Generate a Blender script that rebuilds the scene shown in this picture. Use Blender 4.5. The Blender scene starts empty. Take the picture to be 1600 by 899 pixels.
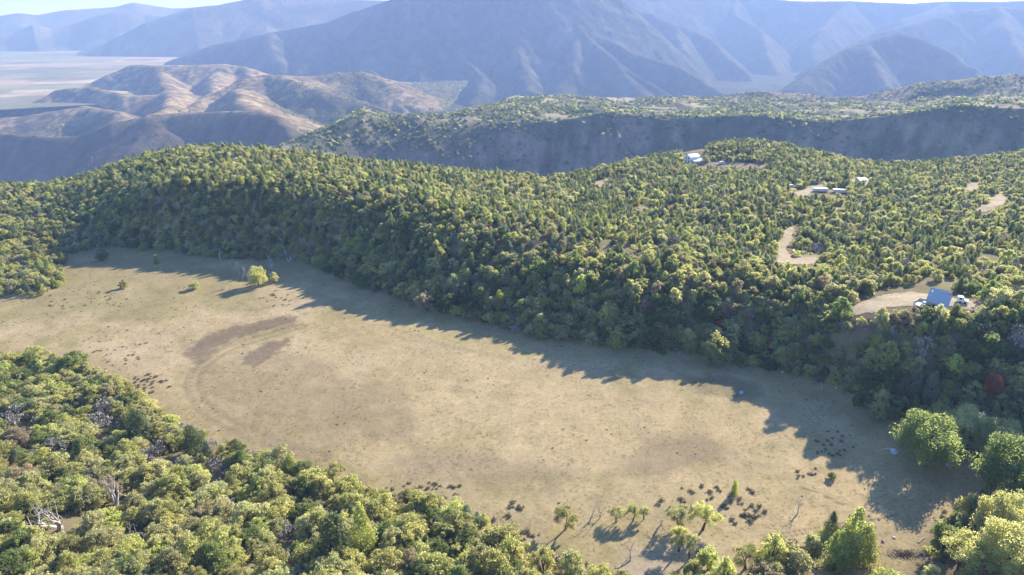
import bpy, math, random
import numpy as np
from mathutils import Vector, Matrix
random.seed(7); RNG = np.random.default_rng(7)
S = bpy.context.scene
COL = S.collection
# ------------------------------------------------------------------ camera
CAM_H = 100.0; PITCH = math.radians(21.5); FPX = 1067.0
cam = bpy.data.cameras.new('camera'); cam_o = bpy.data.objects.new('camera', cam); COL.objects.link(cam_o)
cam_o.location = (0, 0, CAM_H); cam_o.rotation_euler = (math.radians(90) - PITCH, 0, 0)
cam.sensor_width = 36.0; cam.lens = 36.0 * FPX / 1600.0
cam.clip_start = 1.0; cam.clip_end = 60000.0
S.camera = cam_o
# ------------------------------------------------------------------ world, sun, exposure
SUN_AZ = math.radians(48.0); SUN_EL = math.radians(26.0)      # azimuth measured from +X towards +Y
w = bpy.data.worlds.new('World'); S.world = w; w.use_nodes = True
nt = w.node_tree; bg = nt.nodes['Background']; sky = nt.nodes.new('ShaderNodeTexSky')
sky.sky_type = 'NISHITA'; sky.sun_disc = False; sky.sun_elevation = SUN_EL; sky.sun_rotation = math.radians(90) - SUN_AZ
sky.altitude = 1500; sky.air_density = 1.0; sky.dust_density = 0.4; sky.ozone_density = 5.0
nt.links.new(sky.outputs[0], bg.inputs[0]); bg.inputs[1].default_value = 0.122
sun = bpy.data.lights.new('sun', 'SUN'); sun.energy = 4.9; sun.angle = math.radians(0.6); sun.color = (1.0, 0.90, 0.74)
sun_o = bpy.data.objects.new('sun', sun); COL.objects.link(sun_o)
SD = Vector((math.cos(SUN_AZ) * math.cos(SUN_EL), math.sin(SUN_AZ) * math.cos(SUN_EL), math.sin(SUN_EL)))
sun_o.rotation_euler = SD.to_track_quat('Z', 'Y').to_euler(); sun_o.location = (200, 200, 300)
S.view_settings.view_transform = 'Standard'; S.view_settings.look = 'None'; S.view_settings.gamma = 1.0
S.view_settings.exposure = 1.4
S.render.engine = 'CYCLES'
S.cycles.max_bounces = 8; S.cycles.diffuse_bounces = 5; S.cycles.glossy_bounces = 2; S.cycles.transmission_bounces = 3
S.cycles.volume_bounces = 1; S.cycles.transparent_max_bounces = 4; S.cycles.use_denoising = True
HAZE_DENSITY = 1.95e-4; HAZE_COL = (0.295, 0.43, 0.81, 1)

# ------------------------------------------------------------------ where a photo pixel lies in the world
CT, ST = math.cos(PITCH), math.sin(PITCH)
def ray(px, py):
    a = (np.asarray(px, float) - 800.0) / FPX; b = (np.asarray(py, float) - 449.5) / FPX
    return np.stack([a, CT - ST * b, -ST - CT * b], -1)
def at_z(px, py, z=0.0):
    d = ray(px, py); t = (z - CAM_H) / d[..., 2]; return np.array([d[..., 0] * t, d[..., 1] * t, z + 0 * t]).T if d.ndim > 1 else np.array([d[0] * t, d[1] * t, z])
def at_r(px, py, r):
    d = ray(px, py); t = r / math.hypot(d[0], d[1]); return np.array([d[0] * t, d[1] * t, CAM_H + d[2] * t])
def at_y(px, py, y):
    d = ray(px, py); t = y / d[1]; return np.array([d[0] * t, y, CAM_H + d[2] * t])
def proj(P):
    P = np.asarray(P, float); v = P - np.array([0, 0, CAM_H])
    dep = v[..., 1] * CT - v[..., 2] * ST; up = v[..., 1] * ST + v[..., 2] * CT
    return 800 + FPX * v[..., 0] / dep, 449.5 - FPX * up / dep, dep

# ------------------------------------------------------------------ noise
def _hash(ix, iy, seed):
    h = (ix.astype(np.int64) * 374761393 + iy.astype(np.int64) * 668265263 + seed * 1442695041) & 0xffffffff
    h = ((h ^ (h >> 13)) * 1274126177) & 0xffffffff; h = h ^ (h >> 16)
    return (h & 0xffffff) / float(0xffffff)
def vnoise(x, y, seed=0):
    x = np.asarray(x, float); y = np.asarray(y, float)
    ix = np.floor(x); iy = np.floor(y); fx = x - ix; fy = y - iy
    fx = fx * fx * fx * (fx * (fx * 6 - 15) + 10); fy = fy * fy * fy * (fy * (fy * 6 - 15) + 10)
    a = _hash(ix, iy, seed); b = _hash(ix + 1, iy, seed); c = _hash(ix, iy + 1, seed); d = _hash(ix + 1, iy + 1, seed)
    return (a * (1 - fx) + b * fx) * (1 - fy) + (c * (1 - fx) + d * fx) * fy
def fbm(x, y, sc, oct=4, seed=0, gain=0.5):
    v = 0; a = 1; t = 0; f = 1.0 / sc
    for o in range(oct):
        ca, sa = math.cos(0.6 * o + .3), math.sin(0.6 * o + .3)
        v = v + a * vnoise((x * ca - y * sa) * f, (x * sa + y * ca) * f, seed + o * 17); t += a; a *= gain; f *= 2.03
    return v / t * 2 - 1
def ridged(x, y, sc, oct=4, seed=0):
    v = 0; a = 1; t = 0; f = 1.0 / sc
    for o in range(oct):
        ca, sa = math.cos(0.7 * o + .5), math.sin(0.7 * o + .5)
        n = vnoise((x * ca - y * sa) * f, (x * sa + y * ca) * f, seed + o * 13)
        v = v + a * (1 - np.abs(2 * n - 1)); t += a; a *= 0.5; f *= 2.1
    return v / t
def sstep(a, b, x):
    t = np.clip((x - a) / (b - a), 0, 1); return t * t * (3 - 2 * t)
def poly_sd(x, y, poly):
    """signed distance to a world polygon, negative inside"""
    P = np.asarray(poly, float); n = len(P); d2 = np.full(x.shape, 1e18); ins = np.zeros(x.shape, bool)
    for i in range(n):
        ax, ay = P[i]; bx, by = P[(i + 1) % n]; ex, ey = bx - ax, by - ay
        t = np.clip(((x - ax) * ex + (y - ay) * ey) / (ex * ex + ey * ey + 1e-9), 0, 1)
        d2 = np.minimum(d2, (x - ax - t * ex) ** 2 + (y - ay - t * ey) ** 2)
        c = ((ay > y) != (by > y)); xi = ax + (y - ay) / (by - ay if by != ay else 1e-9) * ex
        ins ^= c & (x < xi)
    d = np.sqrt(d2); return np.where(ins, -d, d)
def line_d(x, y, line):
    d2 = np.full(x.shape, 1e18)
    for i in range(len(line) - 1):
        ax, ay = line[i][:2]; bx, by = line[i + 1][:2]; ex, ey = bx - ax, by - ay
        t = np.clip(((x - ax) * ex + (y - ay) * ey) / (ex * ex + ey * ey + 1e-9), 0, 1)
        d2 = np.minimum(d2, (x - ax - t * ex) ** 2 + (y - ay - t * ey) ** 2)
    return np.sqrt(d2)
def pix_poly(pts, z=0.0):
    return [tuple(at_z(px, py, z)[:2]) for px, py in pts]

# ------------------------------------------------------------------ materials
MATS = {}
def mat(name):
    m = bpy.data.materials.new(name); m.use_nodes = True; MATS[name] = m
    n = m.node_tree; b = n.nodes['Principled BSDF']; b.inputs['Roughness'].default_value = 0.9
    b.inputs['Specular IOR Level'].default_value = 0.2
    return m, n, b
def N(n, t, **kw):
    x = n.nodes.new(t)
    for k, v in kw.items():
        if k in x.inputs: x.inputs[k].default_value = v
        else: setattr(x, k, v)
    return x
def ramp(n, fac, stops):
    r = n.nodes.new('ShaderNodeValToRGB'); e = r.color_ramp.elements
    while len(e) < len(stops): e.new(0.5)
    for i, (p, c) in enumerate(stops): e[i].position = p; e[i].color = (*c, 1)
    n.links.new(fac, r.inputs[0]); return r.outputs[0]
def noise_tex(n, vec, scale, detail=4, rough=0.55):
    t = N(n, 'ShaderNodeTexNoise', Scale=scale, Detail=detail, Roughness=rough)
    if vec is not None: n.links.new(vec, t.inputs['Vector'])
    return t.outputs['Fac']
def mixc(n, fac, a, b, mode='MIX'):
    m = n.nodes.new('ShaderNodeMix'); m.data_type = 'RGBA'; m.blend_type = mode
    for v, i in ((fac, 0), (a, 6), (b, 7)):
        if isinstance(v, (int, float)): m.inputs[i].default_value = v
        elif isinstance(v, tuple): m.inputs[i].default_value = (*v, 1)
        else: n.links.new(v, m.inputs[i])
    return m.outputs[2]
def bump(n, b, h, strength, dist):
    x = N(n, 'ShaderNodeBump', Strength=strength, Distance=dist); n.links.new(h, x.inputs['Height']); n.links.new(x.outputs[0], b.inputs['Normal'])
def plain(name, col, rough=0.8, var=0.15, scale=3.0, metallic=0.0, spec=0.3):
    m, n, b = mat(name); tc = n.nodes.new('ShaderNodeTexCoord')
    f = noise_tex(n, tc.outputs['Object'], scale, 5)
    c = ramp(n, f, [(0.3, tuple(v * (1 - var) for v in col)), (0.7, tuple(min(1, v * (1 + var)) for v in col))])
    n.links.new(c, b.inputs['Base Color']); b.inputs['Roughness'].default_value = rough; b.inputs['Metallic'].default_value = metallic
    b.inputs['Specular IOR Level'].default_value = spec
    return m
def foliage(name, col, col2, trans=0.35, sat=1.0):
    m, n, b = mat(name); tc = n.nodes.new('ShaderNodeTexCoord'); oi = n.nodes.new('ShaderNodeObjectInfo')
    f = noise_tex(n, tc.outputs['Object'], 1.1, 3)
    c = ramp(n, f, [(0.3, col), (0.7, col2)])
    hs = N(n, 'ShaderNodeHueSaturation', Saturation=sat)
    mr = N(n, 'ShaderNodeMapRange'); mr.inputs['To Min'].default_value = 0.80; mr.inputs['To Max'].default_value = 1.25
    n.links.new(oi.outputs['Random'], mr.inputs['Value']); n.links.new(mr.outputs[0], hs.inputs['Value'])
    mr2 = N(n, 'ShaderNodeMapRange'); mr2.inputs['To Min'].default_value = 0.488; mr2.inputs['To Max'].default_value = 0.512
    mm = N(n, 'ShaderNodeMath', operation='FRACT'); m3 = N(n, 'ShaderNodeMath', operation='MULTIPLY'); m3.inputs[1].default_value = 7.31
    n.links.new(oi.outputs['Random'], m3.inputs[0]); n.links.new(m3.outputs[0], mm.inputs[0]); n.links.new(mm.outputs[0], mr2.inputs['Value'])
    n.links.new(mr2.outputs[0], hs.inputs['Hue']); n.links.new(c, hs.inputs['Color'])
    n.links.new(mixc(n, 1.0, hs.outputs[0], (0.98, 0.98, 0.98), "MULTIPLY") if trans > 0.12 else hs.outputs[0], b.inputs['Base Color']); b.inputs['Roughness'].default_value = 0.6; b.inputs['Specular IOR Level'].default_value = 0.25
    tr = n.nodes.new('ShaderNodeBsdfTranslucent'); tcol = mixc(n, 1.0, hs.outputs[0], (2.65, 2.70, 2.10), "MULTIPLY"); n.links.new(tcol, tr.inputs[0])
    mx = n.nodes.new('ShaderNodeMixShader'); mx.inputs[0].default_value = min(.62, trans * 1.25)
    n.links.new(b.outputs[0], mx.inputs[1]); n.links.new(tr.outputs[0], mx.inputs[2]); n.links.new(mx.outputs[0], n.nodes['Material Output'].inputs['Surface'])
    return m
foliage('leaf_olive', (0.250, 0.246, 0.120), (0.335, 0.327, 0.170), 0.5)
foliage('leaf_greygreen', (0.265, 0.26, 0.155), (0.35, 0.34, 0.215), 0.45)
foliage('leaf_dark', (0.12, 0.15, 0.065), (0.18, 0.21, 0.085), 0.45)
foliage('leaf_yellowgreen', (0.275, 0.285, 0.125), (0.35, 0.355, 0.165), 0.5)
foliage('leaf_brown', (0.225, 0.19, 0.135), (0.30, 0.25, 0.18), 0.35)
foliage('leaf_orange', (0.27, 0.115, 0.065), (0.33, 0.155, 0.085), 0.35)
foliage('leaf_juniper', (0.105, 0.135, 0.065), (0.16, 0.185, 0.085), 0.35)
foliage('leaf_bluejuniper', (0.15, 0.18, 0.125), (0.215, 0.235, 0.16), 0.35)
foliage('leaf_yellowjuniper', (0.21, 0.235, 0.085), (0.275, 0.29, 0.11), 0.45)
foliage('twig_grey', (0.240, 0.215, 0.195), (0.360, 0.330, 0.310), 0.0)
foliage('sage_dark', (0.150, 0.122, 0.075), (0.215, 0.180, 0.105), 0.1)
foliage('grass_dry', (0.288, 0.240, 0.136), (0.368, 0.308, 0.184), 0.3)
plain('bark', (0.11, 0.085, 0.065), 0.95, 0.3, 6)
plain('bark_pale', (0.44, 0.40, 0.37), 0.95, 0.2, 6)
plain('rock_white', (0.55, 0.53, 0.50), 0.9, 0.2, 4)
plain('rock_brown', (0.30, 0.24, 0.19), 0.95, 0.3, 4)
plain('brush', (0.15, 0.10, 0.075), 0.95, 0.4, 5)
plain('roof_metal', (0.42, 0.46, 0.52), 0.45, 0.06, 1.2, 0.15, 0.5)
plain('wall_tan', (0.36, 0.30, 0.27), 0.85, 0.1, 1)
plain('deck_cream', (0.72, 0.66, 0.55), 0.8, 0.08, 1)
plain('white_paint', (0.78, 0.78, 0.76), 0.6, 0.04, 1)
plain('roof_white', (0.80, 0.78, 0.74), 0.5, 0.05, 1)
plain('dark_glass', (0.03, 0.035, 0.045), 0.1, 0.1, 1, 0.0, 0.6)
plain('brown_wood', (0.16, 0.11, 0.08), 0.8, 0.2, 2)
plain('debris_blue', (0.55, 0.64, 0.74), 0.5, 0.15, 2)
plain('pink_tarp', (0.50, 0.36, 0.34), 0.7, 0.2, 2)
plain('tub_blue', (0.35, 0.60, 0.80), 0.4, 0.1, 2)

def ground_mat(name, bscale=1.2, bstr=0.35, bdist=0.15):
    m, n, b = mat(name); at = n.nodes.new('ShaderNodeAttribute'); at.attribute_name = 'tint'
    tc = n.nodes.new('ShaderNodeTexCoord'); f = noise_tex(n, tc.outputs['Object'], bscale, 6, 0.7)
    c = ramp(n, f, [(0.25, (0.60, 0.57, 0.52)), (0.42, (0.90, 0.89, 0.86)), (0.55, (1.02, 1.02, 1.0)), (0.75, (1.22, 1.22, 1.15))])
    cc = mixc(n, 1.0, at.outputs['Color'], c, 'MULTIPLY'); n.links.new(cc, b.inputs['Base Color'])
    b.inputs['Roughness'].default_value = 1.0; b.inputs['Specular IOR Level'].default_value = 0.05
    bump(n, b, f, bstr, bdist); return m
ground_mat('ground')
ground_mat('dirt', 0.9, 0.4, 0.1)
ground_mat('far_ground', 0.022, 0.9, 14.0)
ground_mat('mesa_ground', 0.07, 0.9, 5.0)
ground_mat('plain_ground', 0.004, 0.1, 2.0)

# ------------------------------------------------------------------ objects
def tag(o, label=None, cat=None, group=None, kind=None):
    if label: o['label'] = label
    if cat: o['category'] = cat
    if group: o['group'] = group
    if kind: o['kind'] = kind
    return o
def np_mesh(name, V, Fq, mats, tint=None, midx=None, smooth=False):
    me = bpy.data.meshes.new(name); V = np.asarray(V, np.float32); Fq = np.asarray(Fq, np.int32); k = Fq.shape[1]
    me.vertices.add(len(V)); me.vertices.foreach_set('co', V.ravel())
    me.loops.add(Fq.size); me.loops.foreach_set('vertex_index', Fq.ravel())
    me.polygons.add(len(Fq)); me.polygons.foreach_set('loop_start', np.arange(0, Fq.size, k, dtype=np.int32))
    try: me.polygons.foreach_set('loop_total', np.full(len(Fq), k, np.int32))
    except Exception: pass
    for m in ([mats] if isinstance(mats, str) else mats): me.materials.append(MATS[m])
    if midx is not None: me.polygons.foreach_set('material_index', np.asarray(midx, np.int32))
    me.update(calc_edges=True)
    if smooth: me.polygons.foreach_set('use_smooth', np.ones(len(Fq), bool))
    if tint is not None:
        a = me.color_attributes.new('tint', 'FLOAT_COLOR', 'POINT'); c = np.ones((len(V), 4), np.float32); c[:, :3] = tint; a.data.foreach_set('color', c.ravel())
    return me
def link(name, data, parent=None, loc=(0, 0, 0), rz=0.0):
    o = bpy.data.objects.new(name, data); COL.objects.link(o); o.location = loc; o.rotation_euler = (0, 0, rz)
    if parent: o.parent = parent
    return o
def grid_faces(nr, nc):
    i = np.arange(nr - 1)[:, None] * nc + np.arange(nc - 1)[None, :]
    return np.stack([i, i + 1, i + nc + 1, i + nc], -1).reshape(-1, 4)
class MB:
    """collects convex pieces into one mesh"""
    def __init__(s): s.v = []; s.f = []
    def add(s, vs, fs):
        k = len(s.v); s.v += [tuple(v) for v in vs]; s.f += [tuple(i + k for i in f) for f in fs]; return s
    def box(s, x0, x1, y0, y1, z0, z1, top=None):
        t = top or (0, 0, 0, 0)    # extra height at the corners (x0y0, x1y0, x1y1, x0y1)
        vs = [(x0, y0, z0), (x1, y0, z0), (x1, y1, z0), (x0, y1, z0), (x0, y0, z1 + t[0]), (x1, y0, z1 + t[1]), (x1, y1, z1 + t[2]), (x0, y1, z1 + t[3])]
        return s.add(vs, [(3, 2, 1, 0), (4, 5, 6, 7), (0, 1, 5, 4), (1, 2, 6, 5), (2, 3, 7, 6), (3, 0, 4, 7)])
    def slab(s, quad, th):
        q = [Vector(p) for p in quad]; nrm = (q[1] - q[0]).cross(q[3] - q[0]).normalized()
        if nrm.z < 0: nrm = -nrm
        vs = [p - nrm * th for p in q] + q
        return s.add(vs, [(3, 2, 1, 0), (4, 5, 6, 7), (0, 1, 5, 4), (1, 2, 6, 5), (2, 3, 7, 6), (3, 0, 4, 7)])
    def tube(s, p0, p1, r0, r1, n=5):
        p0, p1 = Vector(p0), Vector(p1); d = (p1 - p0)
        if d.length < 1e-5: return s
        d.normalize(); a = d.cross(Vector((0, 0, 1)) if abs(d.z) < .9 else Vector((1, 0, 0))).normalized(); b = d.cross(a)
        vs = []
        for p, r in ((p0, r0), (p1, r1)):
            for i in range(n):
                t = 2 * math.pi * i / n; vs.append(p + a * math.cos(t) * r + b * math.sin(t) * r)
        fs = [(i, (i + 1) % n, n + (i + 1) % n, n + i) for i in range(n)] + [tuple(range(n - 1, -1, -1)), tuple(range(n, 2 * n))]
        return s.add(vs, fs)
    def mesh(s, name, m):
        me = bpy.data.meshes.new(name); me.from_pydata([tuple(v) for v in s.v], [], s.f); me.materials.append(MATS[m]); me.update(); return me
    def obj(s, name, m, parent=None, loc=(0, 0, 0), rz=0.0): return link(name, s.mesh(name, m), parent, loc, rz)

# ================================================================== THE NEAR GROUND
CP = []
def cz(z, *pts):
    for px, py in pts: CP.append(at_z(px, py, z))
# flat dry meadow
MEADOW_PX = [(-260, 500), (-120, 470), (-20, 462), (60, 462), (92, 440), (88, 412), (110, 398), (170, 386), (250, 392), (330, 398), (400, 402), (450, 402), (500, 414), (530, 434), (590, 458), (650, 478),
             (750, 502), (820, 522), (900, 538), (1000, 550), (1100, 562), (1180, 576), (1260, 592), (1325, 610), (1345, 640), (1400, 655), (1440, 668), (1500, 700), (1560, 735), (1545, 770), (1500, 800),
             (1455, 830), (1430, 870), (1400, 905), (1350, 930), (1200, 935), (1000, 925), (900, 885), (830, 858), (760, 836), (700, 808), (640, 788), (560, 768), (520, 762), (470, 728), (400, 712), (330, 694), (250, 650), (210, 622), (170, 600), (125, 572), (60, 562), (-20, 552), (-260, 560)]
MEADOW = pix_poly(MEADOW_PX)
cz(0, *MEADOW_PX[2:-2:2]); cz(0, (200, 500), (400, 560), (600, 600), (800, 700), (1000, 750), (1200, 750), (1000, 600), (300, 620), (450, 460), (1300, 820), (700, 560), (300, 440), (1200, 640))
cz(1, (-200, 480), (-200, 540))
# crest of the bank beyond the meadow
cz(24, (260, 298), (340, 296)); cz(22.5, (420, 310)); cz(21, (520, 326)); cz(16, (190, 304)); cz(8, (110, 336)); cz(19.5, (640, 352), (700, 366))
cz(17, (800, 392)); cz(15.5, (926, 418), (1000, 440)); cz(14, (1060, 468), (1110, 462), (1167, 466)); cz(14.5, (1230, 482)); cz(14, (1302, 500)); cz(19.5, (1345, 484), (1400, 476), (1360, 497), (1330, 498), (1390, 498)); cz(6, (1345, 600), (1400, 610)); cz(12, (1355, 560), (1310, 545)); cz(16, (1365, 530), (1430, 540)); cz(24, (1440, 486), (1490, 486), (1530, 484)); cz(22, (1600, 520), (1560, 500)); cz(24, (1750, 520), (1900, 560))
cz(8, (1480, 610), (1600, 660)); cz(5, (1700, 720), (1900, 800))
# plateau
cz(15, (1000, 352), (1120, 380)); cz(16, (1230, 402), (1300, 400)); cz(19, (1420, 420), (1550, 440), (1700, 430)); cz(13, (1300, 340), (1450, 340), (1600, 340)); cz(10, (1280, 300), (1400, 300)); cz(9, (1540, 300), (1700, 290))
cz(13, (800, 322)); cz(17, (600, 296)); cz(24, (450, 275)); cz(27, (330, 270)); cz(8, (900, 305)); cz(12, (960, 345), (1100, 310)); cz(9, (1060, 272)); cz(8.5, (1128, 257), (1180, 262)); cz(8, (1200, 285))
cz(7, (50, 320), (-60, 310)); cz(3, (0, 400), (20, 440)); cz(6, (-150, 380)); cz(9, (-250, 300)); cz(3, (-250, 440))
# far edge where the ground drops into the canyon (px, py, z)
EDGE_PX = [(-500, 300, 9), (-200, 300, 9), (0, 303, 8), (70, 308, 7), (135, 292, 15), (200, 266, 21.5), (240, 250, 26), (330, 244, 28), (450, 249, 24), (560, 264, 19), (700, 279, 13), (800, 289, 8), (850, 291, 6), (900, 287, 5), (980, 266, 6), (1080, 246, 9), (1115, 234, 12), (1160, 229, 13), (1250, 244, 9), (1350, 266, 3), (1420, 270, 2), (1530, 258, 4), (1600, 251, 6), (1800, 245, 8), (2200, 260, 8)]
edge = np.array([at_z(a, b, c) for a, b, c in EDGE_PX]); CP += list(edge)
edge_az = np.arctan2(edge[:, 0], edge[:, 1]); edge_r = np.hypot(edge[:, 0], edge[:, 1])
for e in edge: CP.append([e[0] * 1.10, e[1] * 1.10, e[2] - 3])
# slope below and behind the camera
cz(12, (0, 899), (-150, 850)); cz(9, (200, 899)); cz(7, (100, 800)); cz(5, (400, 899), (0, 720), (230, 800)); cz(3, (-150, 640), (100, 700)); cz(2, (600, 899), (380, 800)); cz(0.5, (800, 899), (700, 850)); cz(0, (1000, 960))
cz(1.5, (1480, 860), (1560, 790)); cz(4, (1600, 899), (1700, 850)); cz(20, (0, 1250)); cz(9, (600, 1250)); cz(4, (1000, 1250)); cz(9, (1600, 1250)); cz(22, (-600, 1000)); cz(14, (-500, 700)); cz(12, (2100, 1100))
CP = np.array(CP)
def _phi(d2): return np.sqrt(d2 + 14.0 ** 2)
_A = _phi((CP[:, None, 0] - CP[None, :, 0]) ** 2 + (CP[:, None, 1] - CP[None, :, 1]) ** 2); _m = CP[:, 2].mean()
_A -= np.eye(len(CP)) * 1.2
_w = np.linalg.solve(_A, CP[:, 2] - _m)
MEADOW_S = MEADOW
def base_height(x, y):
    x = np.asarray(x, float); y = np.asarray(y, float); sh = x.shape; x = x.ravel(); y = y.ravel(); z = np.full(x.shape, _m)
    for k in range(len(CP)): z += _w[k] * _phi((x - CP[k, 0]) ** 2 + (y - CP[k, 1]) ** 2)
    sd = poly_sd(x, y, MEADOW_S); blend = sstep(-6, 9, sd)
    z = z * blend + (fbm(x, y, 30, 3, 5) * 0.25) * (1 - blend)
    z += blend * (fbm(x, y, 45, 3, 9) * 1.6 + fbm(x, y, 12, 3, 19) * 0.5) * sstep(0, 30, sd)
    z += fbm(x, y, 3.0, 3, 29) * 0.10
    r = np.hypot(x, y); re = np.interp(np.arctan2(x, y), edge_az, edge_r)
    over = r - re * 1.07; z = z - np.where(over > 0, 0.55 * (np.sqrt(over ** 2 + 12 ** 2) - 12), 0)
    return np.maximum(z, -200).reshape(sh)
AZ = np.radians(np.linspace(-54, 54, 760)); RR = np.concatenate([np.arange(55, 330, 0.8), 330 * np.exp(np.linspace(0.003, math.log(900 / 330.), 150))])
_a, _r = np.meshgrid(AZ, RR); GX = _r * np.sin(_a); GY = _r * np.cos(_a); GZ = base_height(GX, GY)
LR = RR
def height(x, y):
    x = np.asarray(x, float); y = np.asarray(y, float); a = np.arctan2(x, y); r = np.hypot(x, y)
    ia = np.clip((a - AZ[0]) / (AZ[1] - AZ[0]), 0, len(AZ) - 1.001); ir = np.clip(np.interp(r, RR, np.arange(len(RR))), 0, len(RR) - 1.001)
    i = ia.astype(int); j = ir.astype(int); fa = ia - i; fr = ir - j
    return (GZ[j, i] * (1 - fa) + GZ[j, i + 1] * fa) * (1 - fr) + (GZ[j + 1, i] * (1 - fa) + GZ[j + 1, i + 1] * fa) * fr

def on_ground(px, py):
    """the point of the near ground seen at a photo pixel"""
    d = ray(px, py); t = np.arange(90, 620, 0.5) / math.hypot(d[0], d[1]); P = d[None] * t[:, None] + np.array([0, 0, CAM_H])
    g = height(P[:, 0], P[:, 1]); k = np.argmax(P[:, 2] < g)
    return np.array([P[k, 0], P[k, 1], g[k]])
# bare patches that trees keep off (photo outlines of clearings and tracks)
CLEAR_PX = {
 'dirt_track': [(1222, 360), (1244, 352), (1238, 372), (1230, 392), (1238, 404), (1268, 402), (1290, 404), (1270, 413), (1236, 414), (1212, 410), (1214, 388)],
 'house_yard': [(1316, 486), (1345, 472), (1388, 461), (1425, 456), (1470, 462), (1500, 470), (1498, 481), (1424, 481), (1384, 482), (1374, 492), (1336, 496)],
 'stone_yard': [(1492, 474), (1530, 468), (1548, 476), (1530, 486), (1500, 484)],
 'trailer_clearing': [(1238, 302), (1262, 292), (1288, 288), (1286, 298), (1262, 306), (1244, 307)],
 'cabin_clearing': [(1330, 280), (1360, 281), (1356, 289), (1328, 287)],
 'sandy_clearing': [(1506, 290), (1524, 286), (1532, 284), (1530, 296), (1524, 303), (1512, 298)],
 'sandy_bend': [(1520, 326), (1540, 320), (1552, 304), (1560, 300), (1576, 312), (1570, 320), (1548, 330), (1528, 334)],
 'short_track': [(586, 320), (604, 311), (620, 305), (616, 312), (600, 321)],
 'knoll_track': [(1086, 256), (1130, 252), (1200, 256), (1196, 264), (1130, 262), (1090, 262)],
 'small_clearing': [(928, 285), (944, 281), (946, 287), (932, 292)],
 'bare_slope': [(1300, 325), (1318, 326), (1314, 331), (1302, 330)],
}
CLEAR = {}
for k, pts in CLEAR_PX.items(): CLEAR[k] = [tuple(on_ground(*p)[:2]) for p in pts]

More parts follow.
